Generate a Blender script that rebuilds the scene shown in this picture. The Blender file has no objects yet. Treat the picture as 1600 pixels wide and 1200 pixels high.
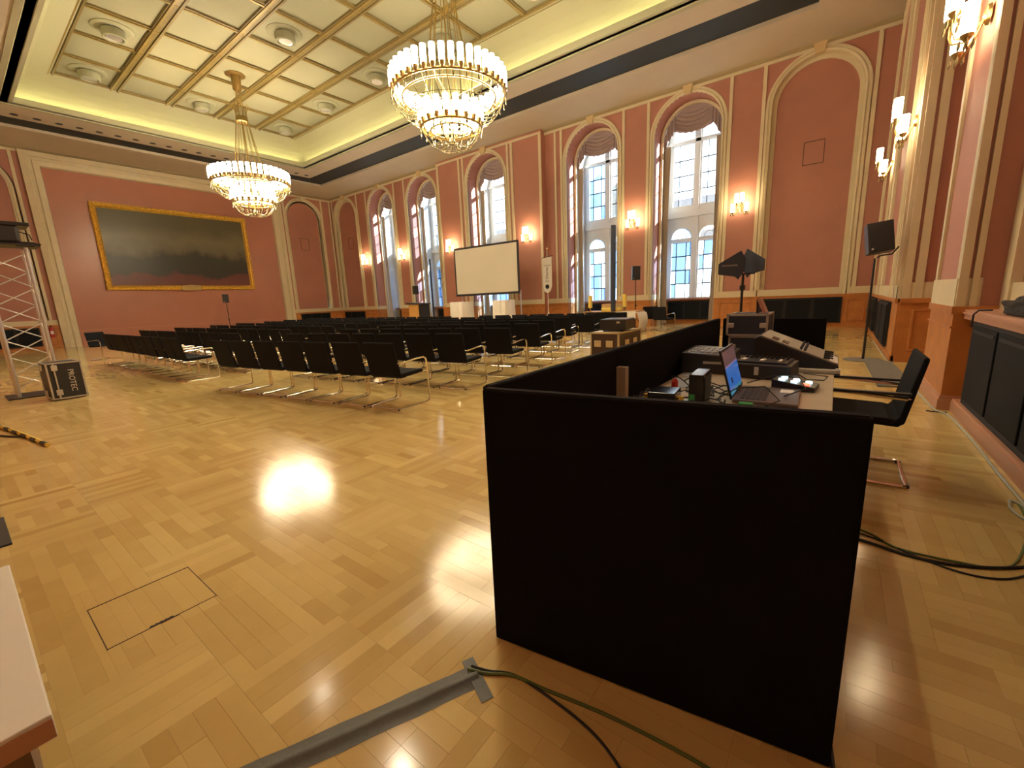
import bpy, bmesh, math, random
from mathutils import Vector, Matrix
from mathutils.geometry import tessellate_polygon
random.seed(7)
S = bpy.context.scene
COL = S.collection
PI = math.pi
# ------------------------------------------------------------------ camera
F_PX, YAW, PITCH, ROLL, EYE = 662.9, .6509, .196, .0427, 1.4
f = Vector((-math.sin(YAW)*math.cos(PITCH), math.cos(YAW)*math.cos(PITCH), -math.sin(PITCH)))
rt = Vector((math.cos(YAW), math.sin(YAW), 0)); dn = f.cross(rt)
Rv = math.cos(ROLL)*rt+math.sin(ROLL)*dn; Dv = -math.sin(ROLL)*rt+math.cos(ROLL)*dn
cam = bpy.data.objects.new('camera', bpy.data.cameras.new('camera')); COL.objects.link(cam)
m = Matrix((Rv, -Dv, -f)).transposed().to_4x4(); m.translation = Vector((0, 0, EYE)); cam.matrix_world = m
cam.data.sensor_width = 36; cam.data.lens = F_PX/1600*36; cam.data.clip_end = 300; cam.data.clip_start = .05
S.camera = cam
# ------------------------------------------------------------------ light and exposure
K_CH, K_SC, K_COVE, K_SKY, K_SUN, K_SPOT = 21, 13, 9.0, 2.6, 15.0, 1.2
S.view_settings.view_transform = 'Standard'; S.view_settings.look = 'None'
S.view_settings.exposure = 1.0; S.view_settings.gamma = 1; S.view_settings.use_curve_mapping = False
W = bpy.data.worlds.new('sky'); S.world = W; W.use_nodes = True
bg = W.node_tree.nodes['Background']; bg.inputs[0].default_value = (.80, .90, 1, 1); bg.inputs[1].default_value = K_SKY
sun = bpy.data.objects.new('sun', bpy.data.lights.new('sun', 'SUN')); COL.objects.link(sun)
sun.data.energy = K_SUN; sun.data.angle = .01; sun.data.color = (1, .93, .82)
sun.rotation_euler = Vector((-1, -.72, -.42)).to_track_quat('-Z', 'Y').to_euler()
# ------------------------------------------------------------------ materials
def mat(name, col, rough=.6, metal=0, emit=None, es=0, noise=0, nscale=4, bump=0, bscale=30, coat=0, spec=.5, trans=0, attr=None, sheen=0):
    M = bpy.data.materials.new(name); M.use_nodes = True
    nt = M.node_tree; b = nt.nodes['Principled BSDF']; N = nt.nodes; L = nt.links
    b.inputs['Base Color'].default_value = (*col, 1); b.inputs['Roughness'].default_value = rough
    b.inputs['Metallic'].default_value = metal; b.inputs['Coat Weight'].default_value = coat
    b.inputs['Specular IOR Level'].default_value = spec
    b.inputs['Transmission Weight'].default_value = trans
    b.inputs['Sheen Weight'].default_value = sheen
    if emit: b.inputs['Emission Color'].default_value = (*emit, 1); b.inputs['Emission Strength'].default_value = es
    tc = N.new('ShaderNodeTexCoord')
    if noise:
        n = N.new('ShaderNodeTexNoise'); n.inputs['Scale'].default_value = nscale; n.inputs['Detail'].default_value = 5
        L.new(tc.outputs['Object'], n.inputs['Vector'])
        mp = N.new('ShaderNodeMapRange'); mp.inputs['From Min'].default_value = .3; mp.inputs['From Max'].default_value = .7
        mp.inputs['To Min'].default_value = 1-noise; mp.inputs['To Max'].default_value = 1+noise
        L.new(n.outputs['Fac'], mp.inputs['Value'])
        vm = N.new('ShaderNodeVectorMath'); vm.operation = 'SCALE'; vm.inputs[0].default_value = col
        L.new(mp.outputs[0], vm.inputs['Scale']); L.new(vm.outputs[0], b.inputs['Base Color'])
    if bump:
        n2 = N.new('ShaderNodeTexNoise'); n2.inputs['Scale'].default_value = bscale; n2.inputs['Detail'].default_value = 3
        L.new(tc.outputs['Object'], n2.inputs['Vector'])
        bp = N.new('ShaderNodeBump'); bp.inputs['Strength'].default_value = bump; bp.inputs['Distance'].default_value = .01
        L.new(n2.outputs['Fac'], bp.inputs['Height']); L.new(bp.outputs[0], b.inputs['Normal'])
    return M
def srgb(r, g, b):
    c = lambda v: (v/255/12.92 if v/255 <= .04045 else ((v/255+.055)/1.055)**2.4)
    return (c(r), c(g), c(b))
RED = mat('salmon_wall_paint', (.43, .19, .14), .55, noise=.05, nscale=1.2, bump=.05, bscale=60)
REDG = mat('salmon_gloss_wall', (.45, .19, .13), .30, noise=.04, nscale=.8, bump=.12, bscale=1.3)
CREAM = mat('cream_plaster', (.66, .58, .40), .5, noise=.03, nscale=3)
SOFF = mat('ceiling_plaster', (.52, .46, .37), .8, noise=.03, nscale=1)
COVE = mat('cove_plaster', (.42, .42, .29), .8)
BAND = mat('dark_ceiling_band', (.013, .022, .026), .6)
GOLD = mat('gilt_beam', (.20, .155, .06), .5, noise=.08, nscale=6)
GOLD2 = mat('gilt_edge', (.28, .20, .06), .38, .3, noise=.12, nscale=9)
GOLDF = mat('gilt_frame', (.80, .52, .09), .35, .45, noise=.3, nscale=14, bump=.6, bscale=20)
PANELW = mat('coffer_paint', (.31, .31, .215), .8, noise=.03, nscale=.7)
WOODO = mat('orange_wainscot_wood', (.50, .20, .055), .4, noise=.12, nscale=5, spec=.4)
WOODP = mat('pink_plinth_paint', (.52, .27, .17), .45)
WOODT = mat('pale_table_laminate', (.42, .35, .25), .45, noise=.05, nscale=8)
WOODL = mat('lectern_wood', (.55, .29, .08), .45, noise=.08)
RAD = mat('dark_radiator_mesh', (.008, .010, .013), .7, bump=.3, bscale=180, spec=.2)
RADF = mat('dark_radiator_frame', (.020, .023, .027), .6, spec=.25)
BLK = mat('black_molton', (.0085, .0078, .0085), 1, bump=.3, bscale=240, spec=.1)
BLKE = mat('black_molton_edge', (.016, .015, .017), .95, spec=.1)
FAB = mat('black_chair_fabric', (.0075, .0085, .012), .85, bump=.3, bscale=300, spec=.25)
BPL = mat('black_plastic', (.018, .018, .021), .38)
BGL = mat('black_gloss', (.014, .015, .019), .12)
BMET = mat('black_steel', (.02, .02, .022), .4, .2)
CHR = mat('chrome_tube', (.80, .76, .70), .13, 1)
ALU = mat('aluminium', (.66, .66, .66), .36, .75)
ALUM = mat('matt_aluminium', (.50, .49, .46), .45, .7)
BRASS = mat('brass', (.42, .30, .12), .35, 1)
WFR = mat('white_window_paint', (.72, .73, .72), .45)
CURT = mat('mauve_curtain', (.36, .28, .28), .75, bump=.1, bscale=90, sheen=.3)
CURTW = mat('pale_curtain', (.60, .52, .42), .75, sheen=.2)
CLOTH = mat('white_cloth', (.72, .68, .62), .85)
WHITE = mat('white_paint', (.75, .72, .66), .5)
SCRN = mat('projection_screen', (.60, .55, .44), .85)
SCRB = mat('screen_border', (.028, .024, .028), .8)
GREYM = mat('grey_mat', (.17, .155, .125), .9, noise=.1, nscale=20)
TAPE = mat('grey_gaffer_tape', (.10, .102, .09), .5, bump=.5, bscale=18)
CABK = mat('black_cable', (.012, .012, .012), .5)
CAGR = mat('green_cable', (.10, .15, .03), .45)
CAWH = mat('pale_cable_duct', (.42, .42, .33), .5)
YEL = mat('yellow_stripe', (.75, .52, .06), .5)
REDP = mat('red_plastic', (.6, .03, .02), .4)
GRNP = mat('green_tape', (.05, .42, .10), .5)
PAPER = mat('paper', (.78, .78, .76), .6)
PAPG = mat('glossy_blue_sheen', (.62, .72, .85), .10)  # reflected blue window light is put into this colour
LAPB = mat('laptop_deck', (.13, .105, .10), .4, .3)
BLUEP = mat('console_grey', (.34, .31, .25), .45)
BLUEN = mat('navy_panel', (.02, .028, .055), .6)
PINKB = mat('pink_folder', (.45, .22, .17), .6)
CASEB = mat('flightcase_laminate', (.030, .032, .036), .45, noise=.1, nscale=30)
CASEN = mat('flightcase_brown', (.055, .03, .022), .5)
JACK = mat('black_jacket', (.02, .019, .022), .75, bump=.5, bscale=14)
WARMG = mat('lamp_glass', (1, .95, .85), .3, emit=(1, .83, .56), es=K_CH)
SCG = mat('sconce_glass', (1, .95, .85), .3, emit=(1, .78, .46), es=K_SC)
LED = mat('cove_led', (1, .9, .6), .5, emit=(1, .87, .36), es=K_COVE)
SPOTG = mat('spot_lens', (.8, .8, .8), .2, emit=(1, .85, .55), es=K_SPOT)
CRY = mat('crystal_bead', (.34, .30, .19), .12, .5)
YCL = mat('yellow_cloth', (.80, .62, .14), .8)
CARD = mat('tan_cardboard', (.52, .34, .16), .8)
EXT = mat('extinguisher_red', (.42, .02, .015), .3)
GLS_B = mat('lit_button_white', (.6, .9, 1), .4, emit=(.55, .9, 1), es=2.5)
GLS_R = mat('lit_button_red', (1, .1, .05), .4, emit=(1, .08, .04), es=3)
CANV = mat('canvas', (.1, .1, .08), .5)
def screen_mat():
    M = mat('laptop_display', (.02, .02, .02), .15); nt = M.node_tree; N = nt.nodes; L = nt.links; b = N['Principled BSDF']
    tc = N.new('ShaderNodeTexCoord'); sp = N.new('ShaderNodeSeparateXYZ'); L.new(tc.outputs['Generated'], sp.inputs[0])
    cr = N.new('ShaderNodeValToRGB'); cr.color_ramp.interpolation = 'CONSTANT'
    e = cr.color_ramp.elements; e[0].position = 0; e[0].color = (.03, .20, .30, 1); e[1].position = .10; e[1].color = (.035, .13, .42, 1)
    e2 = e.new(.62); e2.color = (.22, .16, .30, 1); e3 = e.new(.66); e3.color = (.13, .065, .06, 1)
    L.new(sp.outputs['Z'], cr.inputs[0]); L.new(cr.outputs[0], b.inputs['Emission Color']); b.inputs['Emission Strength'].default_value = .42
    return M
SCREENM = screen_mat()
def canvas_mat():
    M = CANV; nt = M.node_tree; N = nt.nodes; L = nt.links; b = N['Principled BSDF']
    tc = N.new('ShaderNodeTexCoord'); sp = N.new('ShaderNodeSeparateXYZ'); L.new(tc.outputs['Generated'], sp.inputs[0])
    n = N.new('ShaderNodeTexNoise'); n.inputs['Scale'].default_value = .9; n.inputs['Detail'].default_value = 6; L.new(tc.outputs['Object'], n.inputs['Vector'])
    ad = N.new('ShaderNodeMath'); ad.operation = 'MULTIPLY_ADD'; ad.inputs[1].default_value = .35; L.new(n.outputs['Fac'], ad.inputs[0]); L.new(sp.outputs['Z'], ad.inputs[2])
    cr = N.new('ShaderNodeValToRGB'); e = cr.color_ramp.elements
    e[0].position = .18; e[0].color = (*srgb(104, 52, 42), 1); e[1].position = 1.15 if False else 1.0; e[1].color = (*srgb(92, 86, 60), 1)
    for p, c in ((.31, srgb(100, 48, 40)), (.36, srgb(46, 43, 32)), (.58, srgb(52, 50, 38)), (.68, srgb(100, 94, 70)), (.80, srgb(112, 104, 78))):
        x = e.new(p); x.color = (*c, 1)
    L.new(ad.outputs[0], cr.inputs[0]); L.new(cr.outputs[0], b.inputs['Base Color']); b.inputs['Roughness'].default_value = .35
canvas_mat()
def glass_mat(name, tint, frost):
    M = bpy.data.materials.new(name); M.use_nodes = True; nt = M.node_tree; N = nt.nodes; L = nt.links; N.remove(N['Principled BSDF'])
    out = N['Material Output']; tr = N.new('ShaderNodeBsdfTransparent'); tr.inputs[0].default_value = (*tint, 1)
    tl = N.new('ShaderNodeBsdfTranslucent'); tl.inputs[0].default_value = (*tint, 1)
    gl = N.new('ShaderNodeBsdfGlossy'); gl.inputs['Roughness'].default_value = .05
    m1 = N.new('ShaderNodeMixShader'); m1.inputs[0].default_value = frost; L.new(tr.outputs[0], m1.inputs[1]); L.new(tl.outputs[0], m1.inputs[2])
    m2 = N.new('ShaderNodeMixShader'); m2.inputs[0].default_value = .05; L.new(m1.outputs[0], m2.inputs[1]); L.new(gl.outputs[0], m2.inputs[2])
    L.new(m2.outputs[0], out.inputs[0]); return M
GL = [glass_mat('clear_pane', (.95, .98, 1), .05), glass_mat('blue_pane', (.55, .74, .98), .15), glass_mat('frosted_pane', (.9, .97, 1), .75), glass_mat('pale_blue_pane', (.72, .86, 1), .35)]
CRYG = glass_mat('clear_box_plastic', (.82, .82, .8), .3)
def floor_mat():
    M = mat('parquet_oak', (.4, .2, .07), .2); nt = M.node_tree; N = nt.nodes; L = nt.links; b = N['Principled BSDF']
    at = N.new('ShaderNodeAttribute'); at.attribute_name = 'tone'
    cr = N.new('ShaderNodeValToRGB'); e = cr.color_ramp.elements
    e[0].color = (.50, .33, .11, 1); e[1].color = (.76, .58, .24, 1); x = e.new(.5); x.color = (.63, .455, .175, 1)
    tc = N.new('ShaderNodeTexCoord'); n = N.new('ShaderNodeTexNoise'); n.inputs['Scale'].default_value = 7; n.inputs['Detail'].default_value = 6; L.new(tc.outputs['Object'], n.inputs['Vector'])
    ma = N.new('ShaderNodeMath'); ma.operation = 'MULTIPLY_ADD'; ma.inputs[1].default_value = .3; L.new(n.outputs['Fac'], ma.inputs[0]); L.new(at.outputs['Fac'], ma.inputs[2])
    mb = N.new('ShaderNodeMath'); mb.operation = 'SUBTRACT'; mb.inputs[1].default_value = .15; L.new(ma.outputs[0], mb.inputs[0]); L.new(mb.outputs[0], cr.inputs[0])
    L.new(cr.outputs[0], b.inputs['Base Color'])
    mr = N.new('ShaderNodeMapRange'); mr.inputs['To Min'].default_value = .125; mr.inputs['To Max'].default_value = .155; L.new(at.outputs['Fac'], mr.inputs['Value']); L.new(mr.outputs[0], b.inputs['Roughness'])
    b.inputs['Specular IOR Level'].default_value = .5
    return M
PARQ = floor_mat()
GAP = mat('parquet_joint', (.36, .21, .075), .5)
FACADE = mat('far_facade', (.045, .075, .14), .9, noise=.25, nscale=.5)  # bluish shade on the brick front is mixed into its colour
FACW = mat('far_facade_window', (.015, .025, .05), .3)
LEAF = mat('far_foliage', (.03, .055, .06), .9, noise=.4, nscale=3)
# ------------------------------------------------------------------ mesh builder
class MB:
    def __init__(s): s.v = []; s.f = []; s.t = []; s.mi = []
    def add(s, vs, fs, tone=.5, mi=0):
        o = len(s.v); s.v += [tuple(v) for v in vs]; s.f += [tuple(i+o for i in q) for q in fs]; s.t += [tone]*len(fs); s.mi += [mi]*len(fs); return s
    def box(s, x0, x1, y0, y1, z0, z1, M=None, tone=.5, mi=0):
        vs = [Vector((x, y, z)) for z in (z0, z1) for y in (y0, y1) for x in (x0, x1)]
        if M: vs = [M@v for v in vs]
        return s.add(vs, [(0, 2, 3, 1), (4, 5, 7, 6), (0, 1, 5, 4), (2, 6, 7, 3), (0, 4, 6, 2), (1, 3, 7, 5)], tone, mi)
    def tube(s, pts, r, n=6, cap=True, closed=False):
        pts = [Vector(p) for p in pts]; k = len(pts); vs = []; fs = []; pn = None
        for i, p in enumerate(pts):
            if closed: d = pts[(i+1) % k]-pts[i-1]
            else: d = pts[min(i+1, k-1)]-pts[max(i-1, 0)]
            if d.length < 1e-9: d = Vector((0, 0, 1))
            d.normalize()
            if pn is None: pn = d.orthogonal().normalized()
            else:
                pn = pn-d*pn.dot(d)
                pn = pn.normalized() if pn.length > 1e-6 else d.orthogonal().normalized()
            b = d.cross(pn); rr = r[i] if isinstance(r, (list, tuple)) else r
            for j in range(n):
                a = 2*PI*j/n; vs.append(p+(pn*math.cos(a)+b*math.sin(a))*rr)
        for i in range(k if closed else k-1):
            for j in range(n): fs.append((i*n+j, i*n+(j+1) % n, ((i+1) % k)*n+(j+1) % n, ((i+1) % k)*n+j))
        if cap and not closed: fs += [tuple(range(n))[::-1], tuple((k-1)*n+j for j in range(n))]
        return s.add(vs, fs)
    def lathe(s, prof, n=16, c=(0, 0, 0), axis=None):
        vs = []; fs = []; k = len(prof)
        for r, z in prof:
            for j in range(n):
                a = 2*PI*j/n; v = Vector((r*math.cos(a), r*math.sin(a), z))
                if axis: v = axis@v
                vs.append(v+Vector(c))
        for i in range(k-1):
            for j in range(n): fs.append((i*n+j, i*n+(j+1) % n, (i+1)*n+(j+1) % n, (i+1)*n+j))
        fs += [tuple(range(n))[::-1], tuple((k-1)*n+j for j in range(n))]
        return s.add(vs, fs)
    def prism(s, poly, T, d0, d1):                       # poly of (u,z), T(u,d,z) -> world
        n = len(poly); tri = tessellate_polygon([[Vector((u, z, 0)) for u, z in poly]])
        vs = [T(u, d0, z) for u, z in poly]+[T(u, d1, z) for u, z in poly]
        fs = [tuple(t) for t in tri]+[tuple(i+n for i in t[::-1]) for t in tri]+[(i, (i+1) % n, (i+1) % n+n, i+n) for i in range(n)]
        return s.add(vs, fs)
    def sheet(s, outer, holes, T, d=0, depth=0):         # flat sheet with holes, hole edges extruded by depth
        polys = [outer]+holes; flat = [p for q in polys for p in q]
        tri = tessellate_polygon([[Vector((u, z, 0)) for u, z in q] for q in polys])
        s.add([T(u, d, z) for u, z in flat], [tuple(t) for t in tri])
        if depth:
            for q in holes+[outer]:
                n = len(q); s.add([T(u, d, z) for u, z in q]+[T(u, d+depth, z) for u, z in q], [(i, (i+1) % n, (i+1) % n+n, i+n) for i in range(n)])
            s.add([T(u, d+depth, z) for u, z in flat], [tuple(t) for t in tri])
        return s
    def sweep(s, path, prof, T, closed=False):           # path (u,z); prof (offset, d), offset to the left of travel
        k = len(path); P = [Vector((u, z)) for u, z in path]; vs = []; fs = []; m_ = len(prof)
        for i in range(k):
            a = P[i]-P[i-1] if (i > 0 or closed) else P[1]-P[0]; b = P[(i+1) % k]-P[i] if (i < k-1 or closed) else a
            a = a.normalized(); b = b.normalized(); na = Vector((-a.y, a.x)); nb = Vector((-b.y, b.x)); nn = (na+nb)
            nn = nn/max(.2, nn.dot(na)) if nn.length > 1e-6 else na
            for o, d in prof: q = P[i]+nn*o; vs.append(T(q.x, d, q.y))
        for i in range(k if closed else k-1):
            for j in range(m_-1): fs.append((i*m_+j, i*m_+j+1, ((i+1) % k)*m_+j+1, ((i+1) % k)*m_+j))
        return s.add(vs, fs)
    def build(s, name, m_, parent=None, smooth=False, bevel=0, kind=None, seg=2, attr=False):
        me = bpy.data.meshes.new(name); me.from_pydata(s.v, [], s.f)
        for x in (m_ if isinstance(m_, (list, tuple)) else [m_]): me.materials.append(x)
        if isinstance(m_, (list, tuple)): me.polygons.foreach_set('material_index', s.mi)
        if attr:
            A = me.attributes.new('tone', 'FLOAT', 'FACE'); A.data.foreach_set('value', s.t)
        bm = bmesh.new(); bm.from_mesh(me)
        bmesh.ops.recalc_face_normals(bm, faces=bm.faces)
        if bevel: bmesh.ops.bevel(bm, geom=[e for e in bm.edges if len(e.link_faces) == 2 and e.calc_face_angle(0) > .6], offset=bevel, segments=seg, affect='EDGES', profile=.5)
        bm.to_mesh(me); bm.free()
        if smooth:
            me.polygons.foreach_set('use_smooth', [True]*len(me.polygons))
            try: me.set_sharp_from_angle(angle=.7)
            except Exception: pass
        o = bpy.data.objects.new(name, me); COL.objects.link(o)
        if parent: o.parent = parent
        if kind: o['kind'] = kind
        return o
def tag(o, label, cat=None, group=None, kind=None):
    o['label'] = label
    if cat: o['category'] = cat
    if group: o['group'] = group
    if kind: o['kind'] = kind
    return o
def thing(name, label, cat, loc=(0, 0, 0), rz=0, group=None):
    o = bpy.data.objects.new(name, None); COL.objects.link(o); o.location = loc; o.rotation_euler = (0, 0, rz)
    o.empty_display_size = .1
    return tag(o, label, cat, group)
def dup(root, loc, rz, label=None, group=None):
    r = root.copy(); COL.objects.link(r); r.location = loc; r.rotation_euler = (0, 0, rz)
    if label: r['label'] = label
    if group: r['group'] = group
    for ch in [c for c in root.children]:
        c = ch.copy(); COL.objects.link(c); c.parent = r
        for g in ch.children:
            d = g.copy(); COL.objects.link(d); d.parent = c
    return r
def text(name, body, size, m_, parent, M, ext=.001):
    cu = bpy.data.curves.new(name, 'FONT'); cu.body = body; cu.size = size; cu.extrude = ext; cu.align_x = 'CENTER'; cu.align_y = 'CENTER'
    t = bpy.data.objects.new(name, cu); COL.objects.link(t); bpy.context.view_layer.update()
    me = bpy.data.meshes.new_from_object(t.evaluated_get(bpy.context.evaluated_depsgraph_get())); bpy.data.objects.remove(t)
    me.materials.clear(); me.materials.append(m_); o = bpy.data.objects.new(name, me); COL.objects.link(o); o.parent = parent; o.matrix_local = M
    return o
def rect(u0, u1, z0, z1): return [(u0, z0), (u1, z0), (u1, z1), (u0, z1)]
def arch(c, hw, z0, zs, n=20):                           # closed polygon, anticlockwise
    return [(c-hw, z0), (c+hw, z0)]+[(c+hw*math.cos(PI*i/n), zs+hw*math.sin(PI*i/n)) for i in range(n+1)]
def archpath(c, hw, z0, zs, n=24):                       # open path left jamb up, over, right jamb down: outside is to the left
    return [(c-hw, z0)]+[(c-hw*math.cos(PI*i/n), zs+hw*math.sin(PI*i/n)) for i in range(n+1)]+[(c+hw, z0)]
XW, YN, XE, YS = -30.2, 18.6, .92, -.95
TN = lambda u, d, z: (u, YN-d, z)
TW = lambda u, d, z: (XW+d, u, z)
TE = lambda u, d, z: (XE-d, u, z)
TB = lambda u, d, z: (u, YN-.33-d, z)                    # projecting centre bay
ZC = 9.1
def struct(name, label):
    o = bpy.data.objects.new(name, None); COL.objects.link(o); o['kind'] = 'structure'; o['label'] = label; return o
# ------------------------------------------------------------------ floor
fb = MB().box(XW-.3, 2.2, YS-.3, 20.6, -.06, -.0025).build('floor', GAP); fb['kind'] = 'structure'; fb['label'] = 'glossy honey coloured oak parquet floor of the whole hall'
PL, PWD = .43, .43/6
hatch = (-2.80, -2.37, .17, .59)
near = []; rest = MB()
ci0, ci1, cj0, cj1 = int(XW/PL)-1, 5, -3, int(20.6/PL)+1
def lay(x0, x1, y0, y1, tone):
    if x1-x0 < .01 or x1 > 2.1 or y0 < YS or (x0 > 1.5 and not 7.8 < y0 < 10.5): return
    h0, h1, h2, h3 = -2.797, -2.373, .173, .587
    if x0 < h1 and x1 > h0 and y0 < h3 and y1 > h2:
        if y0 < h2: lay(x0, x1, y0, h2, tone)
        if y1 > h3: lay(x0, x1, h3, y1, tone)
        a_, b_ = max(y0, h2), min(y1, h3)
        if x0 < h0: lay(x0, h0, a_, b_, tone)
        if x1 > h1: lay(h1, x1, a_, b_, tone)
        return
    g = .00035; cx, cy = (x0+x1)/2, (y0+y1)/2
    q = Vector((cx, cy, -EYE)); d = q.dot(f)
    px = 800+F_PX*q.dot(Rv)/d if d > .2 else -1; py = 600+F_PX*q.dot(Dv)/d if d > .2 else -1
    vis = d > .2 and -20 < px < 1620 and -20 < py < 1220 and not (-1.0 < cx < 0 and 1.2 < cy < 5.5)
    rec = (x0+g, x1-g, y0+g, y1-g, tone, random.uniform(-.0002, .0002))
    if vis: near.append((q.length, rec))
    else: rest.box(rec[0], rec[1], rec[2], rec[3], -.004, rec[5], tone=tone)
def tone_(): return min(1, max(0, random.gauss(.47, .15)))
iscross = lambda i, j: ((i+2*j) % 5 == 0) or ((i-j) % 7 == 2)
for j in range(cj0, cj1):
    for i in range(ci0, ci1):
        if iscross(i, j):
            for k in range(6): lay(i*PL+k*PWD, i*PL+(k+1)*PWD, j*PL, (j+1)*PL, tone_())
    for k in range(6):
        y0 = j*PL+k*PWD; i = ci0
        while i < ci1:
            if iscross(i, j): i += 1; continue
            e_ = i
            while e_ < ci1 and not iscross(e_, j): e_ += 1
            x, xe = i*PL, e_*PL; first = PL*random.choice((.33, .5, .66, 1))
            while x < xe-.001:
                x2 = min(xe, x+first); first = PL
                if xe-x2 < .08: x2 = xe
                lay(x, x2, y0, y0+PWD, tone_()); x = x2
            i = e_
near.sort(key=lambda t: t[0])
for n_, (d, r) in enumerate(near):
    if n_ < 290: MB().box(r[0], r[1], r[2], r[3], -.004, r[5], tone=r[4]).build('parquet_plank', PARQ, fb, attr=True)
    else: rest.box(r[0], r[1], r[2], r[3], -.004, r[5], tone=r[4])
rest.build('parquet_planks', PARQ, fb, kind='stuff', attr=True)
hl = thing('floor_hatch', 'flush parquet floor box lid with a cable notch, left of the desk panel', 'floor hatch', (-2.585, .38, 0))
for k in range(6): MB().box(-.205, .205, -.203+k*.0677, -.203+(k+1)*.0677-.0005, -.003, .0005, tone=random.uniform(.42, .6)).build('plank', PARQ, hl, attr=True)
hm = MB()
for a in ((-.213, .213, -.2065, -.2035), (-.213, .213, .2035, .2065), (-.213, -.210, -.208, .208), (.208, .211, -.208, .208)): hm.box(*a, -.003, .0012)
hm.build('lid_seam', mat('dark_seam', (.07, .04, .015), .6), hl)
hm = MB(); hm.box(.198, .206, -.06, .03, -.003, .0016); [hm.box(.194, .206, -.055+k*.018, -.048+k*.018, -.003, .0018) for k in range(5)]
hm.build('cable_notch', BMET, hl)
# ------------------------------------------------------------------ north wall with windows
wn = struct('wall_north', 'long salmon wall with cream arch mouldings and tall windows')
bays = {'niche_w': -28.45, 'w5': -24.4, 'w4': -20.4, 'w3': -15.1, 'w2': -9.22, 'w1': -5.15, 'niche_e': -1.08}
HW, ZS = 1.25, 7.55
BX0, BX1 = -18.62, -11.62
def opening(c, hw=HW): return arch(c, hw, 0.001, ZS)
def nichehole(c): return arch(c, HW, 1.36, ZS)
MB().sheet(rect(XW, BX0, 0, ZC), [nichehole(bays['niche_w']), opening(bays['w5']), opening(bays['w4'])], TN).build('wall_panel', RED, wn)
MB().sheet(rect(BX1, XE+.6, 0, ZC), [opening(bays['w2']), opening(bays['w1']), nichehole(bays['niche_e'])], TN).build('wall_panel', RED, wn)
MB().sheet(rect(BX0, BX1, 0, ZC), [opening(bays['w3'])], TB).build('wall_panel', RED, wn)
for x in (BX0, BX1): MB().add([(x, YN, 0), (x, YN-.33, 0), (x, YN-.33, ZC), (x, YN, ZC)], [(0, 1, 2, 3)]).build('bay_return', RED, wn)
ARCHP = [(0, -.06), (0, .05), (.055, .075), (.07, .03), (.085, .03), (.10, .06), (.17, .06), (.19, 0)]
KEYS = mat('keystone_ochre', (.62, .48, .26), .5)
def moulding(c, T, parent, z0=1.12, deep=True, hw=HW):
    MB().sweep(archpath(c, hw, z0, ZS), ARCHP, T).build('arch_moulding', CREAM, parent)
    k = MB().prism([(c-.12, ZS+hw-.03), (c+.12, ZS+hw-.03), (c+.19, ZS+hw+.30), (c-.19, ZS+hw+.30)], T, 0, .14); k.build('keystone', KEYS, parent)
def strip(u, T, parent, z0=1.12, w=.11, z1=8.98): MB().prism(rect(u-w/2, u+w/2, z0, z1), T, 0, .045).build('wall_strip', CREAM, parent)
for n_, c in bays.items():
    T = TB if n_ == 'w3' else TN; moulding(c, T, wn)
    for sgn in (-1, 1): strip(c+sgn*1.51, T, wn)
for u in (-13.35, -11.69, -16.9, -18.55): strip(u, TB, wn, w=.13)
strip(-11.05, TN, wn, w=.1)
# rails and dado between openings
def dado(u0, u1, T, parent, panels, rail=(1.13, 1.36)):
    MB().prism(rect(u0, u1, *rail), T, -.0, .05).build('dado_rail', CREAM, parent)
    MB().prism(rect(u0, u1, 0, rail[0]), T, 0, .035).build('wainscot', WOODO, parent)
    MB().prism(rect(u0, u1, rail[0]-.07, rail[0]), T, 0, .075).build('wainscot_cap', WOODO, parent)
    MB().prism(rect(u0, u1, 0, .10), T, 0, .06).build('skirting', WOODO, parent)
    for a, b in panels:
        MB().sweep([(a, .2), (b, .2), (b, .94), (a, .94)], [(0, .035), (.012, .055), (.035, .055), (.05, .03)], T, closed=True).build('wainscot_moulding', WOODO, parent)
def piers(lst, T):
    for u0, u1 in lst: dado(u0, u1, T, wn, [(u0+.22, u1-.22)] if u1-u0 > .8 else [])
piers([(-27.05, -25.65), (-23.15, -21.65), (-19.15, BX0)], TN)
piers([(BX0, -16.35), (-13.85, BX1)], TB)
piers([(BX1, -10.47), (-7.97, -6.4), (-3.9, -2.36)], TN); dado(.2, XE, TN, wn, [(.3, .8)]); dado(XW, -29.75, TN, wn, []);
for c in (bays['niche_w'], bays['niche_e']):
    MB().prism(rect(c-1.4, c+1.4, 1.13, 1.36), TN, 0, .05).build('dado_rail', CREAM, wn)
    MB().prism(rect(c-1.4, c+1.4, 0, 1.13), TN, 0, .03).build('wainscot', WOODO, wn)
    MB().sheet(arch(c, HW, 1.36, ZS), [], TN, d=-.22).build('niche_back', RED, wn)
    p = arch(c, HW, 1.36, ZS); n = len(p)
    MB().add([TN(u, 0, z) for u, z in p]+[TN(u, -.22, z) for u, z in p], [(i, (i+1) % n, (i+1) % n+n, i+n) for i in range(n)]).build('niche_reveal', CREAM, wn)
    MB().sweep(archpath(c, HW-.13, 1.36, ZS), [(.13, -.22), (.13, -.17), (0, -.17), (0, -.22)], TN).build('inner_moulding', CREAM, wn)
    cc = c+.05
    MB().sweep([(cc-.3, 5.5), (cc+.3, 5.5), (cc+.3, 6.25), (cc-.3, 6.25)], [(0, -.22), (0, -.205), (.025, -.205), (.025, -.22)], TN, closed=True).build('access_panel_seam', mat('seam_brown', (.12, .05, .035), .6), wn)
MB().prism(rect(XW, BX0, 8.90, 9.0), TN, 0, .05).build('top_strip', CREAM, wn)
MB().prism(rect(BX0, BX1, 8.90, 9.0), TB, 0, .05).build('top_strip', CREAM, wn)
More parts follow.
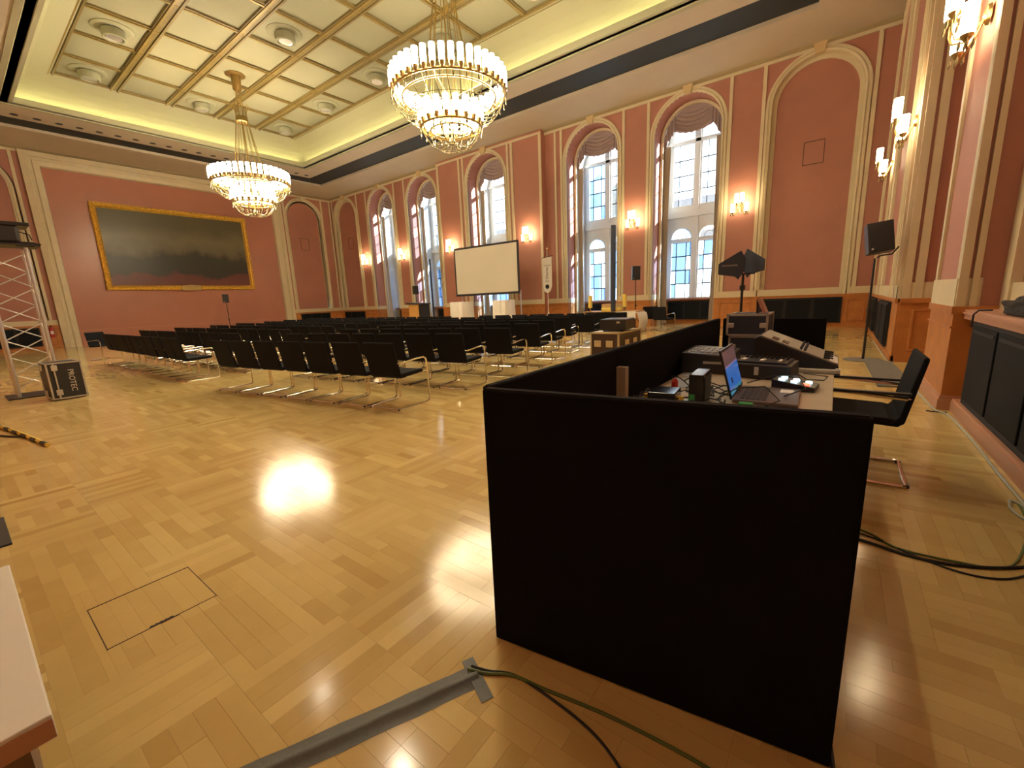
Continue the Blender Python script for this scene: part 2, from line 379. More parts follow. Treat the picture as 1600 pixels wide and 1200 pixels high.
MB().prism(rect(BX1, XE, 8.90, 9.0), TN, 0, .05).build('top_strip', CREAM, wn)
def rad(c, hw, T, label, z0=.16, z1=1.03, d=.04, n=3, group='radiator covers'):
    a = T(c, d, 0); t = thing('radiator_cover', label, 'radiator cover', a, 0, group); a = Vector(a)
    TT = lambda u, dd, z: tuple(Vector(T(u, dd, z))-a)
    MB().prism(rect(c-hw, c+hw, z0, z1), TT, d, d+.05).build('casing', RADF, t)
    w = 2*hw/n
    for i in range(n):
        u0 = c-hw+i*w+.035; u1 = c-hw+(i+1)*w-.035
        g = MB().prism(rect(u0, u1, z0+.04, z1-.04), TT, d+.045, d+.062).build('grille_panel', RAD, t)
        MB().sweep([(u0, z0+.04), (u1, z0+.04), (u1, z1-.04), (u0, z1-.04)], [(0, d+.05), (.006, d+.072), (.02, d+.072), (.024, d+.05)], TT, closed=True).build('panel_edge', ALUM if False else RADF, g)
    return t
rad(bays['niche_e'], 1.25, TN, 'dark radiator cover of three panels under the blank arch beside the right corner', d=.045)
rad(bays['niche_w'], 1.25, TN, 'dark radiator cover under the blank arch beside the far left corner', d=.045)
# windows
names = {'w1': 'nearest', 'w2': 'second nearest', 'w3': 'middle', 'w4': 'fourth nearest', 'w5': 'farthest'}
def window(idx, key, c, T):
    DB = -.72; DW = -1.8                                    # depth of inner arch and of the window
    w = struct('window_%d' % idx, '%s tall arched window with leaded panes' % names[key])
    p = opening(c)[1:]+[(c-HW, 0.001)]; n = len(p)
    def rev(hw, d0, d1, z0, z1, m_, nm):
        q = [(c+hw, z0)]+[(c+hw*math.cos(PI*i/20), ZS+hw*math.sin(PI*i/20)) for i in range(21)]+[(c-hw, z0)] if z1 > 5 else None
        if q:
            n = len(q); MB().add([T(u, d0, z) for u, z in q]+[T(u, d1, z) for u, z in q], [(i, i+1, i+1+n, i+n) for i in range(n-1)]).build(nm, m_, w)
        else:
            for s_ in (-1, 1): MB().add([T(c+s_*hw, d0, z0), T(c+s_*hw, d1, z0), T(c+s_*hw, d1, z1), T(c+s_*hw, d0, z1)], [(0, 1, 2, 3)]).build(nm, m_, w)
    rev(HW, 0, DB, 1.36, 9, RED, 'reveal'); rev(HW-.004, 0, DB, 1.13, 1.36, CREAM, 'reveal_rail'); rev(HW, 0, DB, 0, 1.13, WOODO, 'reveal_wainscot')
    hi = 1.13
    # inner arch ring
    MB().sheet(arch(c, HW+.3, 0.0, ZS), [arch(c, hi, 0.0005, ZS)], T, d=DB).build('inner_arch_wall', RED, w)
    MB().sweep(archpath(c, hi, 0, ZS), [(-.0, DB-.1), (0, DB+.03), (.03, DB+.05), (.09, DB+.05), (.115, DB+.0)], T).build('inner_arch_moulding', CREAM, w)
    rev(1.26, DB-.01, DW, 0, 9, WFR, 'window_reveal')
    # window frame with holes
    L0, L1 = .16, 1.0; holes = []
    for s_ in (-1, 1):
        a, b = sorted((c+s_*L0, c+s_*L1)); mid = (a+b)/2; hw = (b-a)/2
        holes += [rect(a, b, 1.18, 3.58), arch(mid, hw, 3.74, 3.76, 12), rect(a, b, 5.10, 7.56)]
        q = [(a, 7.72), (b, 7.72), (b, 8.15), (a, 8.55)] if s_ > 0 else [(a, 7.72), (b, 7.72), (b, 8.55), (a, 8.15)]
        holes.append(q)
    MB().sheet(arch(c, 1.27, 1.10, ZS), holes, T, d=DW, depth=-.10).build('window_frame', WFR, w)
    MB().prism(rect(c-1.26, c+1.26, 4.62, 4.86), T, DW, DW+.10).build('transom', WFR, w)
    MB().prism(rect(c-1.26, c+1.26, 7.58, 7.70), T, DW, DW+.06).build('transom', WFR, w)
    MB().prism(rect(c-.10, c+.10, 1.15, 8.6), T, DW, DW+.06).build('mullion', WFR, w)
    MB().prism(rect(c-1.26, c+1.26, 0, 1.10), T, DW, DW-.1).build('apron_wall', WOODO, w)
    MB().prism(rect(c-1.26, c+1.26, 1.06, 1.13), T, DW, DW+.30).build('window_sill', mat('sill_brown', (.30, .11, .06), .4), w)
    # panes and lead
    lead = MB(); rnd = random.Random(idx*13); many = idx <= 3; join = MB()
    def pane(a, b, z0, z1, gi):
        if many: MB().prism(rect(a+.006, b-.006, z0+.006, z1-.006), T, DW-.06, DW-.052).build('pane', GL[gi], w)
        else:
            k0 = len(join.f); join.prism(rect(a+.006, b-.006, z0+.006, z1-.006), T, DW-.06, DW-.052)
            for r in range(k0, len(join.f)): join.mi[r] = gi
    for s_ in (-1, 1):
        a, b = sorted((c+s_*L0, c+s_*L1)); cols = [a, a+.21, b-.21, b]
        for zz0, zz1, low in ((1.18, 3.58, True), (5.10, 7.56, False)):
            rows = [zz0+(zz1-zz0)*r/4 for r in range(5)]
            cc = cols if low or (key == 'w2' and s_ < 0) else [a, a+.24, b]
            for r in range(4):
                for k in range(len(cc)-1):
                    v = rnd.random()
                    if low: gi = 1 if v < .62 else (2 if v < .82 else 3)
                    else: gi = (3 if v < .5 else 1) if (key == 'w2' and s_ < 0) or (idx >= 4 and v < .6) else 0
                    pane(cc[k], cc[k+1], rows[r], rows[r+1], gi)
            for r in range(1, 4): lead.prism(rect(a, b, rows[r]-.02, rows[r]+.02), T, DW-.045, DW-.068)
            for u in cc[1:-1]: lead.prism(rect(u-.014, u+.014, zz0, zz1), T, DW-.045, DW-.068)
        mid = (a+b)/2; hw = (b-a)/2
        MB().prism(arch(mid, hw, 3.74, 3.76, 12), T, DW-.06, DW-.052).build('arched_pane', GL[3 if s_ < 0 else 0], w)
        lead.sweep(archpath(mid, .2, 3.74, 3.76, 10), [(0, DW-.045), (.016, DW-.045), (.016, DW-.068), (0, DW-.068)], T)
        q = [(a, 7.72), (b, 7.72), (b, 8.15), (a, 8.55)] if s_ > 0 else [(a, 7.72), (b, 7.72), (b, 8.55), (a, 8.15)]
        MB().prism(q, T, DW-.06, DW-.052).build('top_pane', GL[0], w)
    lead.build('leading', BMET, w)
    if not many: join.build('panes', GL, w, kind='stuff')
    rad(c, 1.05, lambda u, d, z: T(u, d+DW, z), 'dark radiator cover of three panels below the %s window' % names[key], z0=.2, z1=1.0, d=.06)
    # curtains
    DC = DB-.13
    cu = thing('window_valance', 'draped mauve swag valance at the top of the %s window' % names[key], 'valance', T(c, DC, 7.8), 0, 'window valances')
    o = Vector(T(c, DC, 7.8)); R_ = hi-.0
    def bottom(x):                                          # x in -1..1
        ax = abs(x)
        if ax > .66: return 7.86-(ax-.66)/.34*.66-.03*math.sin(x*40)
        return 7.70+.18*(ax/.66)**2+.012*math.sin(x*30)
    def topz(x): return ZS+math.sqrt(max(0, 1-x*x))*(R_+.03)
    for nm, xa, xb in (('swag', -.66, .66), ('valance_tail', -1.0, -.62), ('valance_tail', .62, 1.0)):
        nu, nv = (36, 30) if nm == 'swag' else (22, 8); vs = []; fs = []
        for j in range(nv+1):
            for i in range(nu+1):
                x = xa+(xb-xa)*i/nu; v = j/nv; zt, zb = topz(x), bottom(x)
                if nm == 'swag':
                    z = zt+(zb-zt)*v; sag = .25*(1-(x/.66)**2)
                    dd = .035*math.sin((z+sag*1.0)*38)*min(1, 3*v)+.04
                else: z = zt+(zb-zt)*v; dd = .045*math.sin(x*55)+.09
                q = Vector(T(c+x*R_, DC-.08+dd, z)); vs.append(q-o)
        for j in range(nv):
            for i in range(nu): k = j*(nu+1)+i; fs.append((k, k+1, k+nu+2, k+nu+1))
        MB().add(vs, fs).build(nm, CURT, cu, smooth=True)
    for s_, nm in ((-1, 'left'), (1, 'right')):
        t = thing('curtain', 'long pale curtain hanging at the %s side of the %s window' % (nm, names[key]), 'curtain', T(c+s_*1.0, DC, 0.05), 0, 'window curtains')
        o = Vector(T(c+s_*1.0, DC, .05)); vs = []; fs = []; nu, nv = 26, 10
        for j in range(nv+1):
            for i in range(nu+1):
                wd = .30-.05*math.sin(j/nv*PI); x = c+s_*(1.17-wd*i/nu); z = .08+7.3*j/nv
                q = Vector(T(x, DC+.035*math.sin(i*1.25+j*.15)-.1, z)); vs.append(q-o)
        for j in range(nv):
            for i in range(nu): k = j*(nu+1)+i; fs.append((k, k+1, k+nu+2, k+nu+1))
        MB().add(vs, fs).build('curtain_cloth', CURTW, t, smooth=True)
for i, k in enumerate(('w1', 'w2', 'w3', 'w4', 'w5')): window(i+1, k, bays[k], TB if k == 'w3' else TN)
# ------------------------------------------------------------------ west wall
ww = struct('wall_west', 'far end wall in salmon with a huge cream framed panel')
MB().sheet(rect(YS, YN, 0, ZC), [arch(16.5, 1.2, 1.36, 7.5)], TW).build('wall_panel', RED, ww)
MB().prism(rect(4.1, 14.3, 0, 8.35), TW, 0, .012).build('gloss_panel', REDG, ww)
MB().prism(rect(4.1, 14.3, .78, .80), TW, .01, .02).build('panel_joint', WOODP, ww)
MB().sweep([(3.45, 0), (3.45, 9.0), (14.95, 9.0), (14.95, 0)], [(0, 0), (0, .16), (-.22, .20), (-.26, .13), (-.36, .13), (-.40, .19), (-.60, .16), (-.64, .0)], TW).build('panel_surround', CREAM, ww)
MB().sweep(archpath(16.5, 1.2, 1.12, 7.5), ARCHP, TW).build('arch_moulding', CREAM, ww)
MB().sheet(arch(16.5, 1.2, 1.36, 7.5), [], TW, d=-.2).build('niche_back', RED, ww)
MB().sweep(archpath(16.5, 1.2, 1.36, 7.5), [(0, 0), (0, -.2), (-.10, -.2), (-.10, -.14), (-.12, -.2)], TW).build('inner_moulding', CREAM, ww)
MB().prism([(16.38, 8.67), (16.62, 8.67), (16.69, 8.98), (16.31, 8.98)], TW, 0, .13).build('keystone', CREAM, ww)
MB().sweep([(16.15, 5.45), (16.75, 5.45), (16.75, 6.25), (16.15, 6.25)], [(0, -.2), (0, -.185), (.025, -.185), (.025, -.2)], TW, closed=True).build('access_panel_seam', bpy.data.materials['seam_brown'], ww)
for u in (15.15, 17.85, 3.2, 18.5): strip(u, TW, ww)
MB().sweep(archpath(1.65, 1.25, 1.12, 7.3), ARCHP+[(.23, .0)], TW).build('arch_moulding', CREAM, ww)
strip(.1, TW, ww)
for a, b in ((YS, 3.42), (14.98, YN)): dado(a, b, TW, ww, [(2.85, 3.3)] if a < 0 else []); MB().prism(rect(a, b, 8.9, 9.0), TW, 0, .05).build('top_strip', CREAM, ww)
rad(1.6, 1.15, TW, 'dark radiator cover on the far wall left of the big painting', d=.05)
rad(16.45, 1.1, TW, 'dark radiator cover on the far wall right of the big painting', d=.05)
# ------------------------------------------------------------------ east wall (near right side)
we = struct('wall_east', 'near right salmon wall with stepped cream pilasters')
MB().sheet(rect(10.3, YN, 0, ZC), [], TE).build('wall_panel', RED, we)
for c in (16.6, 12.9):
    MB().sweep(archpath(c, 1.2, 1.12, ZS), ARCHP, TE).build('arch_moulding', CREAM, we)
    for s_ in (-1, 1): strip(c+s_*1.5, TE, we)
dado(10.3, YN, TE, we, [])
rad(16.3, 1.35, TE, 'dark radiator cover on the right wall nearest the far corner', d=.04, n=2)
rad(12.5, 1.2, TE, 'dark radiator cover on the right wall behind the tall speaker', d=.04, n=2)
# block end face (faces south) and alcove
TF = lambda u, d, z: (u, 10.3-d, z)
MB().sheet(rect(XE, 1.9, 0, ZC), [], TF).build('wall_panel', RED, we)
MB().prism(rect(XE, 1.9, 1.13, 1.40), TF, 0, .04).build('dado_rail', CREAM, we); MB().prism(rect(XE, 1.9, 0, 1.13), TF, 0, .03).build('wainscot', WOODO, we)
MB().prism(rect(XE-.01, 1.9, 1.05, 1.13), TF, 0, .07).build('wainscot_cap', WOODO, we)
MB().sweep([(1.08, .2), (1.75, .2), (1.75, .95), (1.08, .95)], [(0, .03), (.012, .05), (.035, .05), (.05, .03)], TF, closed=True).build('wainscot_moulding', WOODO, we)
for u in (XE+.055, 1.13): MB().prism(rect(u-.055, u+.055, 1.13, 9.0), TF, 0, .05).build('wall_strip', CREAM, we)
MB().prism(rect(10.36, 10.50, 1.12, 9), TE, 0, .05).build('wall_strip', CREAM, we)
MB().prism(rect(10.98, 11.10, 1.12, 9), TE, 0, .05).build('wall_strip', CREAM, we)
MB().box(1.9, 1.95, 7.9, 10.3, 0, ZC).build('alcove_back', RED, we)
# near pilaster 6.55..7.9
MB().box(1.05, 1.95, 6.55, 7.9, 1.13, ZC).build('pilaster', RED, we)
MB().box(1.02, 1.95, 6.52, 7.93, 0, 1.08).build('pilaster_wainscot', WOODO, we)
MB().box(1.0, 1.95, 6.50, 7.95, 1.05, 1.13).build('pilaster_cap', WOODO, we); MB().box(1.005, 1.9, 6.505, 7.945, .9, .92).build('pilaster_bead', WOODO, we)
MB().box(.995, 1.95, 6.49, 7.96, 0, .12).build('pilaster_base', WOODP, we); MB().box(1.008, 1.9, 6.508, 7.942, .12, .16).build('pilaster_base', WOODP, we)
MB().box(1.01, 1.2, 6.53, 7.92, 1.13, 1.42).build('pilaster_plinth', CREAM, we)
for a, b in ((6.53, 6.66), (7.79, 7.92)): MB().box(1.02, 1.07, a, b, 1.4, ZC).build('wall_strip', CREAM, we)
TG = lambda u, d, z: (u, 6.55-d, z)
for a, b in ((1.02, 1.09), (1.12, 1.17)): MB().prism(rect(a, b, 1.13, ZC), TG, 0, .05).build('wall_strip', CREAM, we)
# radiator run
MB().box(1.42, 1.6, YS, 6.55, 1.1, ZC).build('wall_panel', RED, we)
MB().box(1.36, 1.45, YS, 6.5, 1.10, 1.36).build('dado_rail', CREAM, we)
for a, b in ((6.30, 6.53), (3.1, 3.3)): MB().box(1.34, 1.43, a, b, 1.1, ZC).build('wall_strip', CREAM, we)
MB().box(1.205, 1.5, YS, 6.52, 0, 1.0).build('radiator_backing', WOODP, we)
MB().box(1.10, 1.5, YS, 6.52, 0, .115).build('plinth', WOODP, we); MB().box(1.115, 1.5, YS, 6.52, .115, .135).build('plinth_edge', WOODP, we)
MB().box(1.10, 1.45, YS, 6.52, 1.0, 1.10).build('ledge', WOODP, we, bevel=.008)
MB().box(1.085, 1.4, YS, 6.5, 1.055, 1.075).build('ledge_bead', WOODP, we)
tr = thing('radiator_cover', 'long dark perforated radiator cover beside the near pilaster on the right', 'radiator cover', (1.17, 3, 0), 0, 'radiator covers')
MB().box(-.03, .03, -3.9, 3.3, .14, .99).build('casing', RADF, tr)
for k in range(8):
    y0 = 3.25-.88*(k+1)+.03; g = MB().box(-.045, -.02, y0, y0+.81, .20, .95).build('grille_panel', RAD, tr, bevel=.006)
    MB().box(-.05, -.04, y0+.04, y0+.77, .885, .915).build('panel_handle', RADF, g)
# south wall behind the camera
ws = struct('wall_south', 'salmon wall behind the viewer')
MB().box(XW, 1.6, YS-.2, YS, 0, ZC).build('wall_panel', RED, ws); MB().box(XW, 1.6, YS-.1, YS+.04, 0, 1.13).build('wainscot', WOODO, ws); MB().box(XW, 1.6, YS-.1, YS+.06, 1.13, 1.36).build('dado_rail', CREAM, ws)
for k in range(8): MB().box(-28+k*4, -27.8+k*4, YS-.1, YS+.05, 1.3, ZC).build('wall_strip', CREAM, ws)
# ------------------------------------------------------------------ ceiling
ce = struct('ceiling', 'coffered gilt ceiling inside a lit cove with a dark band')
def TC(z0): return lambda u, d, z: (u, z, z0+d)
Bo = (-27.35, -1.06, .1, 16.36); Bi = (-26.05, -2.1, 1.5, 14.92); Cv = (-24.15, -3.2, 2.95, 13.52)
Rr = lambda b: [(b[0], b[2]), (b[1], b[2]), (b[1], b[3]), (b[0], b[3])]
MB().sheet([(XW-.3, YS-.3), (2.1, YS-.3), (2.1, YN+.3), (XW-.3, YN+.3)], [Rr(Bo)], TC(ZC), 0, .2).build('outer_soffit', SOFF, ce)
MB().sheet(Rr(Bo), [Rr(Bi)], TC(ZC), .12).build('dark_band', BAND, ce)
MB().sheet(Rr(Bi), [Rr(Cv)], TC(ZC), 0, .14).build('inner_soffit', SOFF, ce)
for b_, d_ in ((.10, .02), ): MB().sweep([(Cv[0], Cv[2]), (Cv[1], Cv[2]), (Cv[1], Cv[3]), (Cv[0], Cv[3])], [(-.45, -.0), (-.45, -.025), (-.30, -.035), (-.28, 0), (-.10, 0), (-.09, -.03), (.015, -.03), (.015, .17), (-.06, .17), (-.06, .13)], TC(ZC), closed=True).build('cove_lip', COVE, ce)
# cove surface
G = (-23.0, -23.0+11*1.82, 3.92, 12.57); ZG = 10.0
prof = [(-.42, .10), (-.41, .24), (-.34, .36), (-.18, .50), (.05, .62), (.4, .74), (1.0, .86)]
def ringpts(off, z):
    t = max(0, min(1, (off-0)/1.0)) if off > 0 else 0
    if off <= 0: b = (Cv[0]+off, Cv[1]-off, Cv[2]+off, Cv[3]-off)
    else: b = tuple(Cv[i]+(G[i]-Cv[i])*t for i in range(4))
    return [(b[0], b[2], z), (b[1], b[2], z), (b[1], b[3], z), (b[0], b[3], z)]
vs = []; fs = []
for o, dz in prof: vs += ringpts(o, ZC+dz)
for i in range(len(prof)-1):
    for j in range(4): fs.append((i*4+j, i*4+(j+1) % 4, (i+1)*4+(j+1) % 4, (i+1)*4+j))
MB().add(vs, fs).build('cove_surface', COVE, ce, smooth=False)
ls = thing('cove_light', 'warm yellow light strip hidden behind the ceiling cove lip', 'strip light', (0, 0, ZC))
o_ = .34
for a in ((Cv[0]-o_, Cv[0]-o_+.05, Cv[2], Cv[3]), (Cv[1]+o_-.05, Cv[1]+o_, Cv[2], Cv[3]), (Cv[0], Cv[1], Cv[2]-o_, Cv[2]-o_+.05), (Cv[0], Cv[1], Cv[3]+o_-.05, Cv[3]+o_)):
    MB().box(*a, .145, .155).build('led_strip', LED, ls)
NX, NY, PX_, PY_ = 11, 5, 1.82, (G[3]-G[2])/5
spots = {(i, j) for i in (0, 2, 4, 6, 8, 10) for j in (0, 4)}|{(0, 2), (4, 2), (6, 2), (10, 2)}
for i in range(NX):
    for j in range(NY):
        x0, y0 = G[0]+i*PX_, G[2]+j*PY_
        MB().box(x0+.05, x0+PX_-.05, y0+.1, y0+PY_-.1, ZG+.05, ZG+.08).build('coffer_panel', PANELW, ce)
MB().box(G[0], G[1], G[2], G[3], ZG+.08, ZG+.12).build('coffer_backing', PANELW, ce)
for j in range(NY+1):
    y = G[2]+j*PY_; hw = .16 if 0 < j < NY else .10
    b = MB().box(G[0]-.08, G[1]+.08, y-hw, y+hw, ZG-.02, ZG+.1).build('coffer_beam', GOLD, ce)
    for s_ in (-1, 1): MB().box(G[0]-.08, G[1]+.08, y+s_*hw*.62-.03, y+s_*hw*.62+.03, ZG-.055, ZG).build('beam_rail', GOLD2 if s_ < 0 else GOLD, b)
for i in range(NX+1):
    x = G[0]+i*PX_; hw = .09
    b = MB().box(x-hw, x+hw, G[2], G[3], ZG-.005, ZG+.1).build('cross_beam', GOLD, ce)
    MB().box(x-.03, x+.03, G[2], G[3], ZG-.03, ZG).build('beam_rail', GOLD2, b)
for i in range(28):
    y = 1.9+i*.6
    if Bi[2]+.2 < y < Bi[3]-.2: MB().lathe([(.0, -.004), (.12, -.004), (.12, .01), (0, .01)], 12, (-25.62, y, ZC)).build('air_vent', BAND, ce)
# cornice
TCv = TC(0)
MB().sweep([(XW, YS), (XE+.98, YS), (XE+.98, YN), (XW, YN)], [(0, 8.98), (.05, 9.0), (.05, 9.03), (.14, 9.07), (.16, ZC+.0)], lambda u, d, z: (u, z, d), closed=True).build('cornice', mat('cornice_shade_tan', (.36, .29, .17), .6), ce)  # brown shade below the soffit painted into the cornice colour
# spotlights
sp0 = None
for (i, j) in sorted(spots):
    x, y = G[0]+(i+.5)*PX_, G[2]+(j+.5)*PY_
    side = {0: 'left', 2: 'middle', 4: 'window-side'}[j]
    lab = 'round white ceiling spotlight, %s row, %s from the painting end' % (side, ['first', 'second', 'third', 'fourth', 'fifth', 'sixth'][i//2])
    if sp0 is None:
        sp0 = thing('ceiling_spotlight', lab, 'ceiling light', (x, y, ZG+.05), 0, 'ceiling spotlights')
        MB().lathe([(0, .0), (.52, 0), (.52, -.02), (.46, -.05), (.40, -.05), (.33, -.03), (0, -.03)], 32).build('ceiling_rose', PANELW, sp0, smooth=True)
        MB().lathe([(.26, -.03), (.30, -.06), (.29, -.26), (.26, -.28), (.23, -.27), (.2, -.22), (0, -.22)], 28).build('housing', PANELW, sp0, smooth=True)
        MB().lathe([(.205, -.25), (.20, -.262), (.13, -.23), (.11, -.222), (.12, -.215)], 24).build('reflector', ALU, sp0, smooth=True)
        MB().lathe([(0, -.235), (.05, -.235), (.05, -.215), (0, -.215)], 12).build('lamp', SPOTG, sp0)
    else: dup(sp0, (x, y, ZG+.05), 0, lab)
    L_ = bpy.data.lights.new('downlight', 'SPOT'); L_.energy = 260; L_.spot_size = 1.9; L_.spot_blend = .8; L_.shadow_soft_size = .1; L_.color = (1, .86, .62); o = bpy.data.objects.new('downlight', L_); COL.objects.link(o); o.location = (x, y, ZG-.22)
# ------------------------------------------------------------------ chandeliers
def chandelier(loc, label):
    t = thing('chandelier', label, 'chandelier', loc, 0, 'chandeliers'); z = loc[2]
    Z = lambda a: a-z
    MB().lathe([(.0, Z(10.05)), (.32, Z(10.05)), (.34, Z(10.03)), (.16, Z(10.0)), (.15, Z(9.55)), (.10, Z(9.48)), (0, Z(9.48))], 20).build('canopy', BRASS, t, smooth=True)
    for k in range(6):
        a = 2*PI*k/6; MB().tube([(.06*math.cos(a), .06*math.sin(a), Z(9.5)), (.14*math.cos(a), .14*math.sin(a), Z(8.5))], .012, 5).build('hanging_rod', BRASS, t)
    MB().lathe([(.17, Z(8.42)), (.22, Z(8.44)), (.20, Z(8.62)), (.17, Z(8.60))], 20).build('crown_ring', BRASS, t)
    cm = MB()
    for k in range(16):
        a = 2*PI*k/16; c_, s_ = math.cos(a), math.sin(a)
        cm.tube([(r*c_, r*s_, Z(zz)) for r, zz in ((.19, 8.45), (.18, 8.75), (.24, 8.95), (.30, 9.0), (.31, 8.94))], .011, 4)
    cm.build('crown_flares', BRASS, t)
    for k in range(12):
        a = 2*PI*k/12; MB().tube([(.2*math.cos(a), .2*math.sin(a), Z(8.45)), (.62*math.cos(a), .62*math.sin(a), Z(5.95))], .011, 4).build('hanging_rod', BRASS, t)
    MB().tube([(0, 0, Z(8.5)), (0, 0, Z(5.3))], .02, 6).build('stem', BRASS, t)
    sh = None
    for R_, n, zt, zb, zr in ((1.32, 42, 6.66, 6.30, 6.2), (.72, 20, 5.95, 5.61, 5.51)):
        MB().tube([(R_*math.cos(2*PI*k/48), R_*math.sin(2*PI*k/48), Z(zr)) for k in range(48)], .03, 6, closed=True).build('lamp_ring', BRASS, t)
        MB().tube([((R_-.22)*math.cos(2*PI*k/48), (R_-.22)*math.sin(2*PI*k/48), Z(zr-.05)) for k in range(48)], .025, 6, closed=True).build('inner_ring', BRASS, t)
        sp = MB()
        for k in range(6):
            a = 2*PI*k/6; sp.tube([(.05*math.cos(a), .05*math.sin(a), Z(zr-.05)), ((R_)*math.cos(a), R_*math.sin(a), Z(zr))], .014, 4)
        sp.build('ring_spokes', BRASS, t)
        for k in range(n):
            a = 2*PI*k/n; p = (R_*math.cos(a), R_*math.sin(a), 0)
            if sh is None:
                sh = MB().lathe([(.045, 0), (.062, .02), (.064, .36), (.056, .36), (.054, .03), (.0, .02)], 10).build('glass_shade', WARMG, t, smooth=True)
                cp = MB().lathe([(.02, -.12), (.05, -.05), (.066, .02), (.05, .03), (0, .02)], 8).build('shade_cup', BRASS, sh)
                sh.location = (p[0], p[1], Z(zb)); first = sh
            else:
                o = first.copy(); COL.objects.link(o); o.parent = t; o.location = (p[0], p[1], Z(zb)); c2 = cp.copy(); COL.objects.link(c2); c2.parent = o
        # crystal drops: curved chains under the ring, inwards
        nb = 30 if R_ > 1 else 16; R2 = .75 if R_ > 1 else .12; z2 = zr-.42 if R_ > 1 else zr-.35; cr = MB()
        for k in range(nb):
            a = 2*PI*k/nb; pts = []
            for q in range(8):
                u = q/7; r = R_+(R2-R_)*u; sag = -.28*math.sin(PI*u)**.8; pts.append((r*math.cos(a+.12*u), r*math.sin(a+.12*u), Z(zr+(z2-zr)*u)+sag*(1-.35*u)))
            cr.tube(pts, .011, 4)
        for q in (.3, .55, .8):
            r = R_+(R2-R_)*q; zz = Z(zr+(z2-zr)*q)-.28*math.sin(PI*q)**.8*(1-.35*q)
            cr.tube([(r*math.cos(2*PI*k/30), r*math.sin(2*PI*k/30), zz) for k in range(30)], .009, 4, closed=True)
        cr.build('crystal_net', CRY, t)
        cd = MB()
        for k in range(nb):
            a = 2*PI*(k+.5)/nb; cd.lathe([(0, Z(zr)-.02), (.012, Z(zr)-.06), (.022, Z(zr)-.14), (0, Z(zr)-.19)], 5, ((R_+.03)*math.cos(a), (R_+.03)*math.sin(a), 0))
        cd.build('crystal_drops', CRY, t, kind='stuff')
    MB().lathe([(0, Z(5.12)), (.05, Z(5.14)), (.085, Z(5.21)), (.05, Z(5.28)), (.02, Z(5.31)), (0, Z(5.34))], 14).build('glass_ball', CRY, t, smooth=True)
    return t
ch1 = chandelier((-7.78, 8.24, 5.0), 'large two tier glass chandelier hanging nearest, above the right chairs')
chandelier((-18.62, 8.24, 5.0), 'two tier glass chandelier hanging farther off, before the painting')
# ------------------------------------------------------------------ sconces
def sconce(pos, ang, label):
    t = thing('wall_sconce', label, 'wall lamp', pos, ang, 'brass wall sconces')   # local: wall at y=0, room is -y
    MB().lathe([(0, 0), (.10, 0), (.09, .03), (.03, .05), (0, .05)], 12, (0, 0, -.05), Matrix.Rotation(PI/2, 3, 'X')).build('back_plate', BRASS, t, smooth=True)
    MB().lathe([(0, -.32), (.02, -.30), (.03, -.25), (.012, -.2), (0, -.19)], 8, (0, -.12, 0)).build('drop', WHITE, t, smooth=True)
    for x, dy, zb, sz in ((-.09, -.28, .02, .33), (.09, -.28, .02, .33), (-.23, -.18, -.28, .30), (.23, -.18, -.28, .30)):
        g = MB().lathe([(.05, 0), (.062, .02), (.066, sz), (.056, sz), (.054, .02), (0, .015)], 12, (x, dy, zb)).build('glass_shade', SCG, t, smooth=True)
        MB().lathe([(.02, -.05), (.045, -.02), (.058, .01), (0, .012)], 10, (x, dy, zb)).build('cup', BRASS, g)
        MB().tube([(0, -.03, -.06), (x*.3, dy*.5, -.25), (x*.8, dy*.9, -.38 if zb < -.1 else -.22), (x, dy, -.36 if zb < -.1 else -.14), (x, dy, zb-.04)], .012, 5).build('arm', BRASS, t, smooth=True)
    cd = MB()
    for x, dy, zb in ((-.09, -.28, .02), (.09, -.28, .02), (-.23, -.18, -.28), (.23, -.18, -.28)):
        for k in range(6): a = k*PI/3; cd.lathe([(0, -.03), (.008, -.06), (.012, -.10), (0, -.13)], 4, (x+.06*math.cos(a), dy+.06*math.sin(a), zb))
    cd.build('crystal_drops', CRY, t, kind='stuff')
    return t
s0 = sconce((-3.13, YN-.05, 4.5), 0, 'brass sconce on the pier between the nearest window and the blank arch')
for x, yy, l in ((-7.2, YN-.05, 'brass sconce on the pier between the two nearest windows'), (-12.45, YN-.38, 'brass sconce on the pier right of the projection screen'), (-17.75, YN-.38, 'brass sconce on the pier at the top left of the projection screen'), (-22.4, YN-.05, 'brass sconce on the pier between the two farthest windows'), (-26.35, YN-.05, 'brass sconce left of the farthest window, by the blank arch')):
    dup(s0, (x, yy, 4.5), 0, l)
for x, y, z, l in ((XE-.05, 15.3, 4.45, 'smallest brass sconce on the right wall, above the tall speaker'), (XE-.05, 10.85, 4.22, 'middle of the three brass sconces on the right wall'), (1.03, 7.1, 4.15, 'largest and highest brass sconce, on the near right pilaster')):
    dup(s0, (x, y, z), -PI/2, l)
for x, w_ in ((-.6, 'first'), (-4.8, 'second'), (-8.9, 'third'), (-12.9, 'fourth'), (-17, 'fifth')): dup(s0, (x, YS+.05, 4.5), PI, 'brass sconce on the wall behind the viewer, %s from the right corner' % w_, 'sconces behind the viewer')  # the one nearest the right corner is added to brighten the near floor
dup(s0, (1.4, 2.6, 4.25), -PI/2, 'unseen brass sconce added for light on the right wall beside the viewer')  # extra unseen sconce, put in to lighten the dark floor at the right
